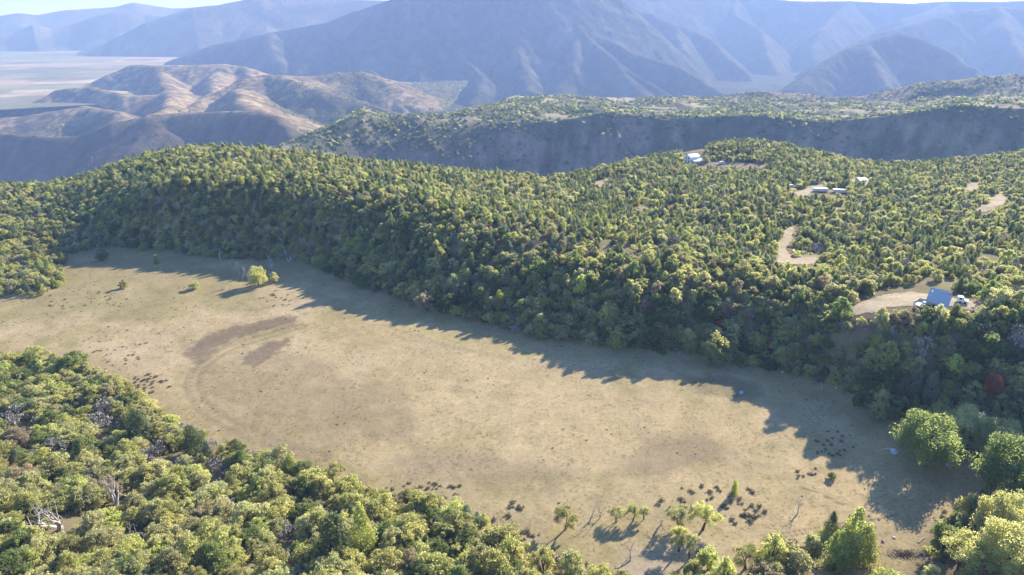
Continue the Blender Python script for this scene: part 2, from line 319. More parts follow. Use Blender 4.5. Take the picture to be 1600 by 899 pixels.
# ground colours (what the soil and the grass are, not how they are lit)
def meadow_tint(x, y):
    sd = poly_sd(x, y, MEADOW)
    n1 = fbm(x, y, 28, 4, 3); n2 = fbm(x, y, 6, 4, 4); n3 = fbm(x, y, 1.6, 3, 6)
    base = np.array([0.385, 0.303, 0.183]); c = base[None] * (1 + 0.10 * n1 + 0.13 * n2 + 0.13 * n3)[:, None]; c[:, 2] *= 1 + .12 * n1
    def blend(mask, col, k=1.0):
        m = (np.clip(mask, 0, 1) * k)[:, None]; c[:] = c * (1 - m) + np.array(col)[None] * (1 + 0.12 * n2 + 0.1 * n3)[:, None] * m
    wob = 1.5 * fbm(x, y, 8, 3, 41)
    # olive grassy end of the meadow and rim
    blend(sstep(0, 1, fbm(x, y, 18, 4, 50) * 1.2 + sstep(190, 240, y) * sstep(-60, -110, x) * 0.9), (0.228, 0.199, 0.095), 0.65)
    blend(sstep(-14, -3, sd + wob * 2), (0.228, 0.186, 0.103), 0.45)
    rim = sstep(0.10, 0.5, fbm(x, y, 11, 4, 77)); blend(rim * sstep(-40, -8, sd), (0.258, 0.224, 0.099), 0.6)
    P = lambda pts: poly_sd(x, y, pix_poly(pts))
    blend(sstep(1.6, -2.2, P([(290, 552), (318, 524), (380, 504), (440, 495), (476, 492), (462, 508), (400, 522), (350, 542), (320, 562), (296, 575)]) + wob * 1.6 + n3 * 2.2 + n2 * 1.2), (0.165, 0.125, 0.094), 0.85)
    blend(sstep(1.2, -1.2, P([(376, 570), (398, 544), (424, 531), (458, 526), (456, 537), (430, 554), (395, 574)]) + wob * 1.1 + n3 * 1.8 + n2), (0.165, 0.125, 0.098), 0.9)
    L = lambda pts: line_d(x, y, pix_poly(pts))
    arc = [(470, 510), (400, 530), (350, 548), (312, 575), (300, 600), (312, 630), (350, 660), (420, 690), (500, 715)]
    blend(sstep(1.7, 0.4, np.abs(L(arc) - 1.6) + wob * .35), (0.205, 0.163, 0.103), 0.55); blend(sstep(1.3, 0, np.abs(L(arc) - 4.4) + wob * .5), (0.304, 0.262, 0.125), 0.6)
    arc2 = [(330, 700), (420, 712), (560, 740), (640, 755), (760, 748), (900, 752), (1000, 738)]
    blend(sstep(3.0, 0.2, L(arc2) + wob), (0.289, 0.247, 0.122), 0.5)
    blend(sstep(5, -3, P([(1030, 690), (1085, 680), (1125, 700), (1110, 722), (1060, 728), (1010, 745), (960, 742)]) + wob * 2), (0.205, 0.161, 0.114), 0.6)
    blend(sstep(6, -3, P([(620, 720), (760, 715), (900, 735), (900, 760), (760, 750), (640, 745)]) + wob * 3), (0.217, 0.171, 0.120), 0.5)
    blend(sstep(8, -3, P([(330, 560), (480, 560), (620, 620), (620, 680), (420, 690), (330, 620)]) + wob * 4), (0.239, 0.190, 0.125), 0.5)
    # streaks in the shaded strip
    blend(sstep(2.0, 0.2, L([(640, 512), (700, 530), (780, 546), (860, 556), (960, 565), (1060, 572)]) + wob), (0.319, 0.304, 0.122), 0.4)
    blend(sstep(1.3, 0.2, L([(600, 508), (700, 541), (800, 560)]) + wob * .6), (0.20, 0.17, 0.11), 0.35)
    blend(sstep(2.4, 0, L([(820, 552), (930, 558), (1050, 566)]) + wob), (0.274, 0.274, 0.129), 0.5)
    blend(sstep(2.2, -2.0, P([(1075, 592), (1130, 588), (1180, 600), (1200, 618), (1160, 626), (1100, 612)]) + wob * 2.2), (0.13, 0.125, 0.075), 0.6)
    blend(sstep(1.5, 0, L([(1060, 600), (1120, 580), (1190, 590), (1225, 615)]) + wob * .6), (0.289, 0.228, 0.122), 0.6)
    # faint wheel tracks
    for tr in ([(1190, 846), (1260, 834), (1320, 822), (1400, 805)], [(1196, 838), (1262, 828), (1318, 818)], [(1240, 758), (1280, 772), (1318, 790)], [(1180, 868), (1240, 858), (1330, 845)]):
        blend(sstep(0.42, 0.1, L(tr) + wob * .06), (0.144, 0.110, 0.076), 0.8)
    # woodland soil
    n4 = fbm(x, y, 9, 4, 70)
    soil = np.array([0.19, 0.145, 0.095])[None] * (1 + 0.25 * n4 + 0.12 * n3)[:, None]
    g = sstep(-0.2, 0.5, fbm(x, y, 14, 3, 71))[:, None]; soil = soil * (1 - g * .5) + np.array([0.17, 0.165, 0.075])[None] * g * .5
    rp = (sstep(225, 270, np.hypot(x, y)) * .6 * sstep(-.4, .3, n4))[:, None]; soil = soil * (1 - rp) + np.array([0.31, 0.28, 0.16])[None] * rp
    m = sstep(-1.5, 3, sd + wob * 1.5)[:, None]; c = c * (1 - m) + soil * m
    r = np.hypot(x, y); re = np.interp(np.arctan2(x, y), edge_az, edge_r); k = sstep(1.05, 1.3, r / re)[:, None]
    c = c * (1 - k) + np.array([0.12, 0.12, 0.075])[None] * k
    m2 = sstep(3, -2, P([(980, 862), (1090, 850), (1130, 880), (1110, 925), (960, 925)]) + wob)[:, None]; c = c * (1 - m2) + np.array([0.34, 0.28, 0.20])[None] * m2
    return np.clip(c, 0.01, 1)
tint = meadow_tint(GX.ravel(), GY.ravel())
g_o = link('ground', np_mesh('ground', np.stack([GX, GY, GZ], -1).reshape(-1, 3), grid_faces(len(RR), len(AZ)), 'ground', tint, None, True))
tag(g_o, 'dry tan meadow floor rising into brown woodland soil on the banks around it', 'ground', kind='structure')

def drape(name, poly, col, label, cat, lift=0.10, cell=0.45):
    P = np.array(poly); x0, y0 = P.min(0) - 3; x1, y1 = P.max(0) + 3
    nx = int((x1 - x0) / cell) + 1; ny = int((y1 - y0) / cell) + 1
    X, Y = np.meshgrid(np.linspace(x0, x1, nx), np.linspace(y0, y1, ny)); x = X.ravel(); y = Y.ravel()
    sd = poly_sd(x, y, poly) + 1.3 * fbm(x, y, 5, 3, 90) + 0.4 * fbm(x, y, 1.2, 2, 91); F = grid_faces(ny, nx); keep = (sd[F].max(1) < 0); F = F[keep]
    us = np.unique(F); mp = np.zeros(len(x), int); mp[us] = np.arange(len(us)); z = height(x[us], y[us]) + lift
    t = np.array(col)[None] * (1 + 0.12 * fbm(x[us], y[us], 4, 3, 92) + .1 * fbm(x[us], y[us], 1, 2, 93))[:, None]
    o = link(name, np_mesh(name, np.stack([x[us], y[us], z], -1), mp[F], 'dirt', t, None, True)); tag(o, label, cat, kind='structure')
DL = {'dirt_track': ('pale dirt track curving down past trees in the middle of the plateau', 'dirt track'), 'house_yard': ('bare tan yard around and left of the blue roofed cabin', 'clearing'),
      'stone_yard': ('pale rubbly yard right of the blue roofed cabin', 'clearing'), 'trailer_clearing': ('pale bare lot behind the long white trailers', 'clearing'), 'cabin_clearing': ('small pale lot around the far cream roofed hut', 'clearing'),
      'sandy_clearing': ('small pale sandy gap among junipers near the right edge', 'clearing'), 'sandy_bend': ('curving sandy opening among junipers below the small sandy gap', 'clearing'),
      'short_track': ('short piece of reddish track showing between oaks on the knoll', 'dirt track'), 'knoll_track': ('level track in tree shade right of the white gabled house', 'dirt track'),
      'small_clearing': ('tiny reddish bare patch left of the white gabled house slope', 'clearing'), 'bare_slope': ('tiny bare patch below the long white trailers', 'clearing')}
for k, (lb, ct) in DL.items():
    drape('dirt_track' if 'track' in k else 'clearing', CLEAR[k], {'short_track': (0.33, 0.24, 0.19), 'knoll_track': (0.27, 0.22, 0.17)}.get(k, (0.40, 0.33, 0.24)), lb, ct)
#MARK_FAR
# ================================================================== THE CANYON AND THE MOUNTAINS
PLAIN_Z = -140.0
def paz(px, py): d = ray(px, py); return math.atan2(d[0], d[1])
def row(pts):
    """polyline of (px, py, distance) -> azimuths, distances, heights"""
    A = np.array([paz(a, b) for a, b, _ in pts]); P = np.array([at_r(a, b, r) for a, b, r in pts]); return A, np.array([p[2] for p in pts]), P[:, 2]
def row_layer(rows, az, rr, front, back, mat_front=None):
    """height on a polar grid: straight between rows, sloping down before the first and behind the last"""
    a, r = np.meshgrid(az, rr); R = []; Z = []
    for pts in rows:
        A, D, ZZ = row(pts); R.append(np.interp(a, A, D)); Z.append(np.interp(a, A, ZZ))
    z = Z[0] - front * (R[0] - r)
    for i in range(len(rows) - 1):
        t = np.clip((r - R[i]) / (R[i + 1] - R[i]), 0, 1); seg = Z[i] * (1 - t) + Z[i + 1] * t; z = np.where(r >= R[i], seg, z)
    z = np.where(r > R[-1], Z[-1] - back * (r - R[-1]), z)
    return a, r, z, R, Z
def far_tint(x, y, z, slope_rock, dark, light, rock, sc=60.0, thr=0.1, seed=0):
    n = fbm(x, y, sc, 5, seed, .62); n2 = fbm(x, y, sc * 4, 3, seed + 5)
    m = sstep(thr - 0.28, thr + 0.28, n + 0.5 * n2)[:, None]
    c = np.array(dark)[None] * m + np.array(light)[None] * (1 - m)
    k = slope_rock[:, None]; c = c * (1 - k) + np.array(rock)[None] * k
    return c * (1 + 0.22 * fbm(x, y, sc * .35, 3, seed + 9))[:, None]
def slope_of(X, Y, Z):
    ex = np.gradient(X, axis=1); ey = np.gradient(Y, axis=1); ez = np.gradient(Z, axis=1); fx = np.gradient(X, axis=0); fy = np.gradient(Y, axis=0); fz = np.gradient(Z, axis=0)
    nx = ey * fz - ez * fy; ny = ez * fx - ex * fz; nz = ex * fy - ey * fx; return np.sqrt(nx ** 2 + ny ** 2) / (np.abs(nz) + 1e-6)

FAR_TREES = []     # (x, y, z) of the woods beyond the canyon
def add_far_trees(X, Y, Z, maskfn, n, seed):
    rng = np.random.default_rng(seed); j = rng.integers(0, X.shape[0] - 1, n * 6); i = rng.integers(0, X.shape[1] - 1, n * 6)
    u = rng.random(n * 6); v = rng.random(n * 6)
    f = lambda G: (G[j, i] * (1 - u) + G[j, i + 1] * u) * (1 - v) + (G[j + 1, i] * (1 - u) + G[j + 1, i + 1] * u) * v
    P = np.stack([f(X), f(Y), f(Z)], -1); px, py, dep = proj(P); ok = (px > -60) & (px < 1660) & (py > -20) & (dep > 0); ok &= rng.random(len(P)) < maskfn(P)
    FAR_TREES.append(P[ok][:n])

# --- mesa with cliffs across the canyon
lip = [(300, 262, 900), (400, 252, 930), (470, 243, 960), (520, 240, 990), (560, 238, 1010), (600, 232, 1020), (640, 222, 1030), (700, 210, 1050), (760, 197, 1070), (800, 192, 1080), (860, 190, 1085), (900, 185, 1090), (950, 175, 1100), (1000, 181, 1110), (1040, 188, 1100), (1060, 184, 1110), (1120, 182, 1120),
       (1200, 182, 1120), (1260, 189, 1120), (1300, 191, 1115), (1360, 184, 1120), (1430, 176, 1130), (1490, 165, 1140), (1540, 168, 1150), (1600, 170, 1160), (1750, 168, 1180), (2000, 170, 1200)]
mid = [(300, 250, 980), (430, 236, 1000), (480, 214, 1020), (520, 196, 1040), (568, 173, 1070), (610, 185, 1090), (680, 184, 1110), (740, 174, 1130), (800, 166, 1180), (900, 166, 1320), (1000, 170, 1310), (1100, 172, 1310), (1200, 172, 1320), (1300, 176, 1300), (1400, 174, 1310), (1430, 168, 1320), (1500, 158, 1330), (1600, 158, 1340), (2000, 158, 1400)]
back = [(300, 250, 1200), (430, 235, 1260), (480, 213, 1300), (520, 195, 1330), (568, 171, 1370), (610, 185, 1400), (640, 186, 1420), (680, 183, 1450), (740, 167, 1500), (800, 154, 1560), (860, 151, 1600), (930, 154, 1620), (1000, 152, 1640), (1080, 151, 1650), (1140, 156, 1650), (1200, 160, 1660), (1270, 160, 1680), (1330, 163, 1700), (1400, 160, 1700), (1500, 150, 1750), (1600, 146, 1800), (2000, 146, 1900)]
az = np.linspace(-0.46, 0.85, 820); rr = np.concatenate([np.linspace(640, 1000, 60), np.linspace(1004, 1700, 175), np.linspace(1710, 2300, 30)])
a, r, z, R, Z = row_layer([lip, mid, back], az, rr, 0.95, 0.35); X = r * np.sin(a); Y = r * np.cos(a)
front = sstep(-4, 40, R[0] - r); top = sstep(0, 40, r - R[0])
z += front * (ridged(X, Y, 150, 4, 11) * 42 - 24 + fbm(X, Y, 26, 3, 12) * 8) + top * (fbm(X, Y, 110, 4, 13) * 9 + fbm(X, Y, 30, 3, 14) * 3.0)
z = z + 10 * sstep(60, 0, np.abs(R[0] - r - 50)) * sstep(0.1, .4, fbm(X, Y, 120, 2, 15))
z = np.maximum(z, -250 + 14 * fbm(X, Y, 120, 4, 16)); sl = slope_of(X, Y, z)
tx = far_tint(X.ravel(), Y.ravel(), z.ravel(), np.clip(sstep(.75, 1.3, sl) * sstep(-.2, .25, fbm(X, Y, 70, 4, 18)) * .85, 0, 1).ravel(), (0.105, 0.115, 0.072), (0.24, 0.21, 0.145), (0.28, 0.22, 0.19), 26, -0.25, 21)
st = fbm(a * 1100, r * .22, 16, 4, 27).ravel(); fr_ = (front.ravel() * .9)[:, None]; tx = tx * (1 - fr_) + tx * (1 + .75 * st)[:, None] * fr_; rk = (sstep(.1, .5, fbm(a * 1100, r * .5, 34, 4, 28)).ravel() * front.ravel() * .35)[:, None]; tx = tx * (1 - rk) + np.array([.30, .235, .20])[None] * rk
# bare pale crest openings
bare = (sstep(0.05, 0.3, fbm(X, Y, 60, 3, 23)) * sstep(110, 20, np.abs(r - R[2] + 20)) + 0.8 * sstep(0.15, 0.4, fbm(X, Y, 38, 3, 24)) * top)
bare = np.clip(bare, 0, 1).ravel()[:, None]; tx = tx * (1 - bare) + np.array([0.46, 0.38, 0.27])[None] * bare
o = link('mesa', np_mesh('mesa', np.stack([X, Y, z], -1).reshape(-1, 3), grid_faces(*X.shape), 'mesa_ground', np.clip(tx, .01, 1), None, True))
tag(o, 'long flat topped mesa with shaded cliffs across the canyon', 'mesa', kind='structure')
def mesa_mask(P):
    rP = np.hypot(P[:, 0], P[:, 1]); rl = np.interp(np.arctan2(P[:, 0], P[:, 1]), *row(lip)[:2]); b = fbm(P[:, 0], P[:, 1], 60, 3, 23); b2 = fbm(P[:, 0], P[:, 1], 38, 3, 24)
    return np.where(rP > rl - 15, 0.7, 0.30) * np.where((b > .12) & (rP > rl + 120), .12, 1) * np.where(b2 > .25, .2, 1)
add_far_trees(X, Y, z, mesa_mask, 13000, 3)

# --- darker wooded hill behind the right end of the mesa
hl = [(1050, 170, 1900), (1120, 152, 1900), (1180, 143, 1900), (1240, 145, 1900), (1300, 151, 1900), (1350, 150, 1880), (1385, 142, 1850), (1430, 131, 1850), (1480, 128, 1850), (1540, 120, 1870), (1600, 116, 1900), (1750, 105, 1950), (2000, 110, 2000)]
az = np.linspace(0.2, 0.85, 340); rr = np.linspace(1500, 2400, 110)
a, r, z, R, Z = row_layer([hl], az, rr, 0.22, 0.3); X = r * np.sin(a); Y = r * np.cos(a)
z = z - 0.9 * (np.sqrt((r - R[0]) ** 2 + 50 ** 2) - 50) * .1 + (fbm(X, Y, 150, 4, 31) * 16 + fbm(X, Y, 50, 3, 32) * 4) * sstep(0, 90, np.abs(r - R[0]) + 20)
tx = far_tint(X.ravel(), Y.ravel(), z.ravel(), np.zeros(X.size), (0.09, 0.098, 0.058), (0.33, 0.255, 0.165), (0, 0, 0), 60, 0.0, 33)
o = link('wooded_hill', np_mesh('wooded_hill', np.stack([X, Y, z], -1).reshape(-1, 3), grid_faces(*X.shape), 'mesa_ground', np.clip(tx, .01, 1), None, True))
tag(o, 'low wooded hill with reddish bare patches behind the right end of the mesa', 'hill', kind='structure')
add_far_trees(X, Y, z, lambda P: np.where(fbm(P[:, 0], P[:, 1], 60, 4, 33) > 0.05, .9, .3), 5000, 4)

# --- ridge networks
def ridge_field(X, Y, ridges, k, rnd, floor, warp=0, wseed=0, skew=0):
    """ridges: list of polylines of (px, py, Y distance); flanks fall at slope k, crests rounded over rnd"""
    wx = X + (fbm(X, Y, 260, 4, wseed) * warp if warp else 0); wy = Y + (fbm(X, Y, 260, 4, wseed + 3) * warp if warp else 0)
    z = np.full(X.shape, -1e9); best = np.full(X.shape, 1e9)
    for rd in ridges:
        kk = k
        if isinstance(rd, tuple): kk, rd = rd
        P = np.array([at_y(*p) for p in rd])
        for i in range(len(P) - 1):
            ax, ay, a0 = P[i]; bx, by, b0 = P[i + 1]; ex, ey = bx - ax, by - ay
            t = np.clip(((wx - ax) * ex + (wy - ay) * ey) / (ex * ex + ey * ey), 0, 1)
            d = np.sqrt((wx - ax - t * ex) ** 2 + (wy - ay - t * ey) ** 2); side = ((wx - ax - t * ex) - .35 * (wy - ay - t * ey)) / (d + 25); zz = a0 + (b0 - a0) * t - kk * (1 - skew * side) * (np.sqrt(d * d + rnd * rnd) - rnd)
            best = np.where(zz > z, d, best); z = np.maximum(z, zz)
    return np.maximum(z, floor), best

# left: rounded brown hills and their shaded front wall
xs = np.linspace(-3400, -200, 560); ys = np.concatenate([np.linspace(1000, 1700, 120), np.linspace(1706, 3300, 200)]); X, Y = np.meshgrid(xs, ys)
hills = [
 [(100, 150, 2500), (140, 131, 2600), (170, 116, 2650), (205, 101, 2700), (250, 102, 2680), (300, 102, 2700), (350, 100, 2720), (376, 105, 2700), (392, 122, 2600)],
 [(250, 109, 2700), (258, 122, 2480), (266, 138, 2300)],
 [(350, 108, 2720), (340, 124, 2480), (318, 148, 2250), (296, 164, 2050)],
 [(-80, 205, 2000), (20, 178, 2100), (60, 163, 2150), (105, 139, 2250), (148, 135, 2250), (175, 141, 2200), (205, 149, 2150), (245, 149, 2150)],
 [(300, 168, 1850), (330, 150, 1950), (370, 124, 2050), (400, 118, 2100), (430, 119, 2080), (465, 131, 2000), (505, 143, 1950), (555, 158, 1900), (600, 174, 1850), (650, 186, 1800)],
 [(430, 119, 2200), (480, 120, 2300), (520, 113, 2350), (560, 113, 2350), (590, 128, 2300), (610, 158, 2200), (640, 180, 2100)],
 [(-120, 215, 1650), (0, 190, 1700), (60, 176, 1750), (110, 167, 1780), (160, 176, 1700), (178, 192, 1620)],
 (1.25, [(-160, 218, 1480), (0, 207, 1500), (60, 214, 1480), (130, 214, 1470), (180, 192, 1500), (230, 180, 1520), (290, 175, 1540), (350, 173, 1540), (400, 173, 1530), (430, 182, 1480), (460, 200, 1400), (470, 225, 1300)]),
 [(400, 173, 1530), (380, 160, 1750), (370, 140, 1950)], [(230, 180, 1520), (255, 165, 1800), (262, 140, 2250)],
]
z, best = ridge_field(X, Y, hills, 0.74, 24, -275, 40, 51, .5); z = np.maximum(z, np.where(Y > 1520, -176 + 8 * fbm(X, Y, 200, 3, 59), -275))
z += fbm(X, Y, 170, 4, 52) * 9 * sstep(0, 120, best) + ridged(X, Y, 120, 3, 53) * 10 * sstep(10, 150, best) + fbm(X, Y, 25, 2, 54) * 1.5
sl = slope_of(X, Y, z)
fx, fy = X.ravel(), Y.ravel()
tx = far_tint(fx, fy, z.ravel(), (sstep(.55, .85, sl) * .5).ravel(), (0.18, 0.145, 0.095), (0.42, 0.315, 0.20), (0.24, 0.185, 0.145), 14, -0.08, 55)
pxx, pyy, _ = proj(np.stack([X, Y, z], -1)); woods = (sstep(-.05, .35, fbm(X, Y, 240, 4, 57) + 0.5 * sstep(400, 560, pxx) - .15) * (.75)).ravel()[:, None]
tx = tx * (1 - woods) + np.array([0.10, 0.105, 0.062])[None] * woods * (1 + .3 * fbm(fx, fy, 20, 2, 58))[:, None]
wl = sstep(1530, 1480, fy + 20 * fbm(fx, fy, 60, 3, 60))[:, None]; tx = tx * (1 - wl) + np.array([0.12, 0.10, 0.075])[None] * (1 + .5 * fbm(fx, fy * .3, 18, 4, 61))[:, None] * wl  # dark rock and wood colour, with the front wall's shade deepened in the tint
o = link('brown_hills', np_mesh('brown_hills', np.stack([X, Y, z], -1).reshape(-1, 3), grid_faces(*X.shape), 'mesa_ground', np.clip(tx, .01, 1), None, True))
tag(o, 'rounded brown sunlit hills with a dark shaded wall in front at the left', 'hills', kind='structure')
add_far_trees(X, Y, z, lambda P: np.where(fbm(P[:, 0], P[:, 1], 240, 4, 57) + 0.5 * sstep(400, 560, proj(P)[0]) - .15 > .12, .6, .012), 6000, 5)

# the big mountain and its spurs
xs = np.concatenate([np.linspace(-2700, 5400, 960)]); ys = np.concatenate([np.linspace(2500, 4300, 300), np.linspace(4310, 7600, 160)]); X, Y = np.meshgrid(xs, ys)
mtn = [
 [(225, 116, 3950), (265, 96, 4000), (300, 84, 4050), (330, 71, 4100), (375, 62, 4150), (420, 51, 4200), (470, 42, 4250), (515, 34, 4200), (550, 18, 4150), (600, 5, 4100), (680, -26, 4100), (780, -55, 4200), (860, -50, 4250), (930, -34, 4400)],
 [(420, 51, 4200), (430, 80, 3800), (440, 112, 3500)],
 [(520, 33, 4200), (500, 66, 3850), (470, 100, 3550), (450, 135, 3300)], [(600, 5, 4100), (590, 50, 3800), (575, 100, 3500), (600, 145, 3200)],
 [(680, -26, 4100), (692, 10, 3950), (706, 40, 3800), (716, 66, 3700), (712, 80, 3620), (730, 100, 3500), (757, 120, 3400), (748, 145, 3250), (735, 162, 3120)],
 [(640, -10, 4050), (640, 50, 3800), (650, 110, 3450)],
 [(800, -55, 4250), (800, 10, 3950), (810, 60, 3700), (820, 110, 3450), (830, 140, 3250)],
 [(862, -48, 4250), (885, 5, 4050), (905, 40, 3880), (925, 50, 3820), (950, 62, 3760), (980, 80, 3680), (1020, 92, 3600), (1060, 103, 3520), (1100, 128, 3400), (1130, 145, 3300)],
 [(900, 35, 3900), (925, 68, 3700), (955, 90, 3560), (980, 118, 3400), (1010, 150, 3200)], [(955, 90, 3560), (1000, 122, 3400), (1030, 142, 3250)], [(900, 60, 3750), (890, 110, 3450), (870, 145, 3250)],
 [(930, -34, 4400), (955, -6, 5000), (975, 12, 5200), (1020, 22, 5150), (1055, 38, 5050), (1090, 48, 5000), (1120, 70, 4800), (1140, 94, 4600), (1165, 118, 4400), (1190, 140, 4200)],
 [(1055, 38, 5050), (1062, 75, 4600), (1080, 105, 4300)],
 [(900, -34, 5600), (990, -24, 6000), (1060, -18, 6300), (1150, -5, 6500), (1250, 2, 6500), (1330, 2, 6500), (1420, 6, 6500), (1480, 2, 6500), (1560, 3, 6500), (1700, -2, 6500)],
 [(1150, -5, 6500), (1150, 24, 6100), (1190, 50, 5700), (1200, 85, 5200), (1220, 115, 4800)], [(1330, 2, 6500), (1310, 22, 6100), (1285, 48, 5700), (1270, 85, 5300)], [(1480, 2, 6500), (1450, 20, 6200), (1400, 32, 5900)],
 [(1800, 10, 5500), (1600, 13, 5400), (1560, 11, 5400), (1500, 18, 5300), (1460, 28, 5200), (1420, 38, 5100), (1370, 52, 5000), (1320, 78, 4800), (1280, 100, 4600)], [(1560, 11, 5400), (1575, 45, 4900), (1600, 90, 4400)], [(1700, 10, 5500), (1690, 50, 4900), (1700, 100, 4400)],
 [(1530, 124, 3400), (1510, 104, 3500), (1480, 82, 3650), (1440, 62, 3800), (1400, 49, 3900), (1372, 58, 3850), (1345, 68, 3800), (1300, 90, 3650), (1260, 115, 3500), (1228, 138, 3350)], [(1350, 68, 3800), (1362, 90, 3600), (1378, 112, 3450), (1392, 134, 3300)],
]
z, best = ridge_field(X, Y, mtn, 0.84, 26, -276, 40, 61)
z += (ridged(X, Y, 300, 5, 62) - .5) * 26 * sstep(40, 260, best) + fbm(X, Y, 60, 4, 63) * 6 * sstep(0, 60, best)
z = np.maximum(z, -262 + 6 * fbm(X, Y, 300, 3, 64)); z = np.where((Y < 2900) & (z < -255), z, z)
fx, fy = X.ravel(), Y.ravel(); sl = slope_of(X, Y, z)
tx = far_tint(fx, fy, z.ravel(), (sstep(.2, .55, fbm(X, Y, 150, 5, 66)) * sstep(.4, .8, sl) * .7).ravel(), (0.040, 0.048, 0.030), (0.095, 0.09, 0.060), (0.16, 0.145, 0.125), 34, -0.05, 65)
dry = (sstep(60, 10, best) * sstep(-.1, .3, fbm(X, Y, 120, 3, 67)) * .55).ravel()[:, None]; tx = tx * (1 - dry) + np.array([.19, .16, .115])[None] * dry  # dry paints the crests paler, as thin sunlit strips along the spurs
o = link('mountain', np_mesh('mountain', np.stack([X, Y, z], -1).reshape(-1, 3), grid_faces(*X.shape), 'far_ground', np.clip(tx, .01, 1), None, True))
tag(o, 'big hazy blue mountain with branching spurs filling the background', 'mountain', kind='structure')

# far ranges at the upper left and the plain in front of them
def far_range(name, label, pts, rb, seed, k=0.45):
    A, D, ZZ = row(pts); az = np.linspace(A.min(), A.max(), 420); rr = np.linspace(rb - 600, rb + 900, 60)
    a, r = np.meshgrid(az, rr); zc = np.interp(a, A, ZZ); X = r * np.sin(a); Y = r * np.cos(a)
    zc = zc + 5 * fbm(a * rb, a * 0, 350, 4, seed + 4)
    z = zc - k * (np.sqrt((r - rb) ** 2 + 60 ** 2) - 60) - np.clip(ridged(X, Y, 450, 4, seed) - .3, 0, 1) * 55 * sstep(0, 350, np.abs(r - rb)); z = np.maximum(z, PLAIN_Z - 6)
    tx = far_tint(X.ravel(), Y.ravel(), z.ravel(), np.zeros(X.size), (0.11, 0.115, 0.075), (0.24, 0.20, 0.14), (0, 0, 0), 260, 0, seed + 3)
    o = link(name, np_mesh(name, np.stack([X, Y, z], -1).reshape(-1, 3), grid_faces(*X.shape), 'far_ground', np.clip(tx, .01, 1), None, True)); tag(o, label, 'mountain range', kind='structure')
far_range('far_mountains', 'palest and farthest mountain range along the horizon at the upper left', [(-500, 20, 8400), (-100, 26, 8400), (0, 25, 8400), (30, 21, 8400), (60, 24, 8400), (100, 16, 8400), (150, 13, 8400), (180, 11, 8400), (208, 4, 8400), (240, 9, 8400), (270, 13, 8400), (300, 12, 8400), (360, 16, 8400), (700, 14, 8400), (1000, 12, 8400), (1700, 6, 8400)], 8400, 81)
far_range('far_ridge', 'pale blue ridge with a central hump before the farthest range', [(-300, 66, 7200), (-60, 62, 7200), (20, 52, 7200), (50, 38, 7200), (80, 44, 7200), (110, 40, 7200), (150, 25, 7200), (180, 18, 7200), (200, 18, 7200), (225, 25, 7200), (260, 26, 7200), (300, 42, 7200), (360, 60, 7200), (420, 76, 7200)], 7200, 84)
far_range('near_range', 'blue range rising to the right above the left end of the plain', [(120, 82, 5900), (155, 72, 5900), (190, 54, 5900), (225, 36, 5900), (270, 22, 5900), (300, 12, 5900), (340, 8, 5900), (380, 0, 5900), (410, -5, 5900), (450, -1, 5900), (500, -2, 5900), (560, 0, 5900), (640, 2, 5900), (900, -10, 5900)], 5900, 87)
az = np.linspace(-1.0, -0.405, 420); rr = np.exp(np.linspace(math.log(2450), math.log(9800), 260)); a, r = np.meshgrid(az, rr); X = r * np.sin(a); Y = r * np.cos(a); z = PLAIN_Z + 0 * X
fx, fy = X.ravel(), Y.ravel(); cell = 250.0
gx = np.floor((fx * .94 + fy * .34) / (cell * 1.6) + .15 * fbm(fx, fy, 900, 2, 95)); gy = np.floor((-fx * .34 + fy * .94) / cell); h = _hash(gx, gy, 97)[:, None]
tx = np.where(h < .3, np.array([[.27, .28, .16]]), np.where(h < .62, np.array([[.46, .36, .24]]), np.where(h < .85, np.array([[.36, .30, .20]]), np.array([[.54, .43, .31]]))))
tr = sstep(.08, .35, fbm(fx, fy, 400, 4, 98) + .3 * sstep(4200, 2600, fy) - .02)[:, None]; tx = tx * (1 - tr * .75) + np.array([.20, .20, .13])[None] * tr * .75; tx = tx * (1 + .15 * fbm(fx, fy, 120, 3, 99))[:, None]
o = link('plain', np_mesh('plain', np.stack([X, Y, z], -1).reshape(-1, 3), grid_faces(*X.shape), 'plain_ground', np.clip(tx, .01, 1)))
tag(o, 'flat farmed valley floor of pale fields beyond the brown hills', 'plain', kind='structure')

# air
m = bpy.data.materials.new('haze'); m.use_nodes = True; n = m.node_tree; n.nodes.clear(); mo = n.nodes.new('ShaderNodeOutputMaterial'); pv = n.nodes.new('ShaderNodeVolumePrincipled')
pv.inputs['Color'].default_value = HAZE_COL; pv.inputs['Density'].default_value = HAZE_DENSITY; pv.inputs['Anisotropy'].default_value = 0.05; pv.inputs['Absorption Color'].default_value = (0.25, 0.25, 0.25, 1); n.links.new(pv.outputs[0], mo.inputs['Volume']); MATS['haze'] = m
hz = MB().box(-9800, 9800, -400, 9900, -290, 560).obj('haze', 'haze'); tag(hz, 'thin blue haze filling the air over the whole view', 'haze', kind='stuff')
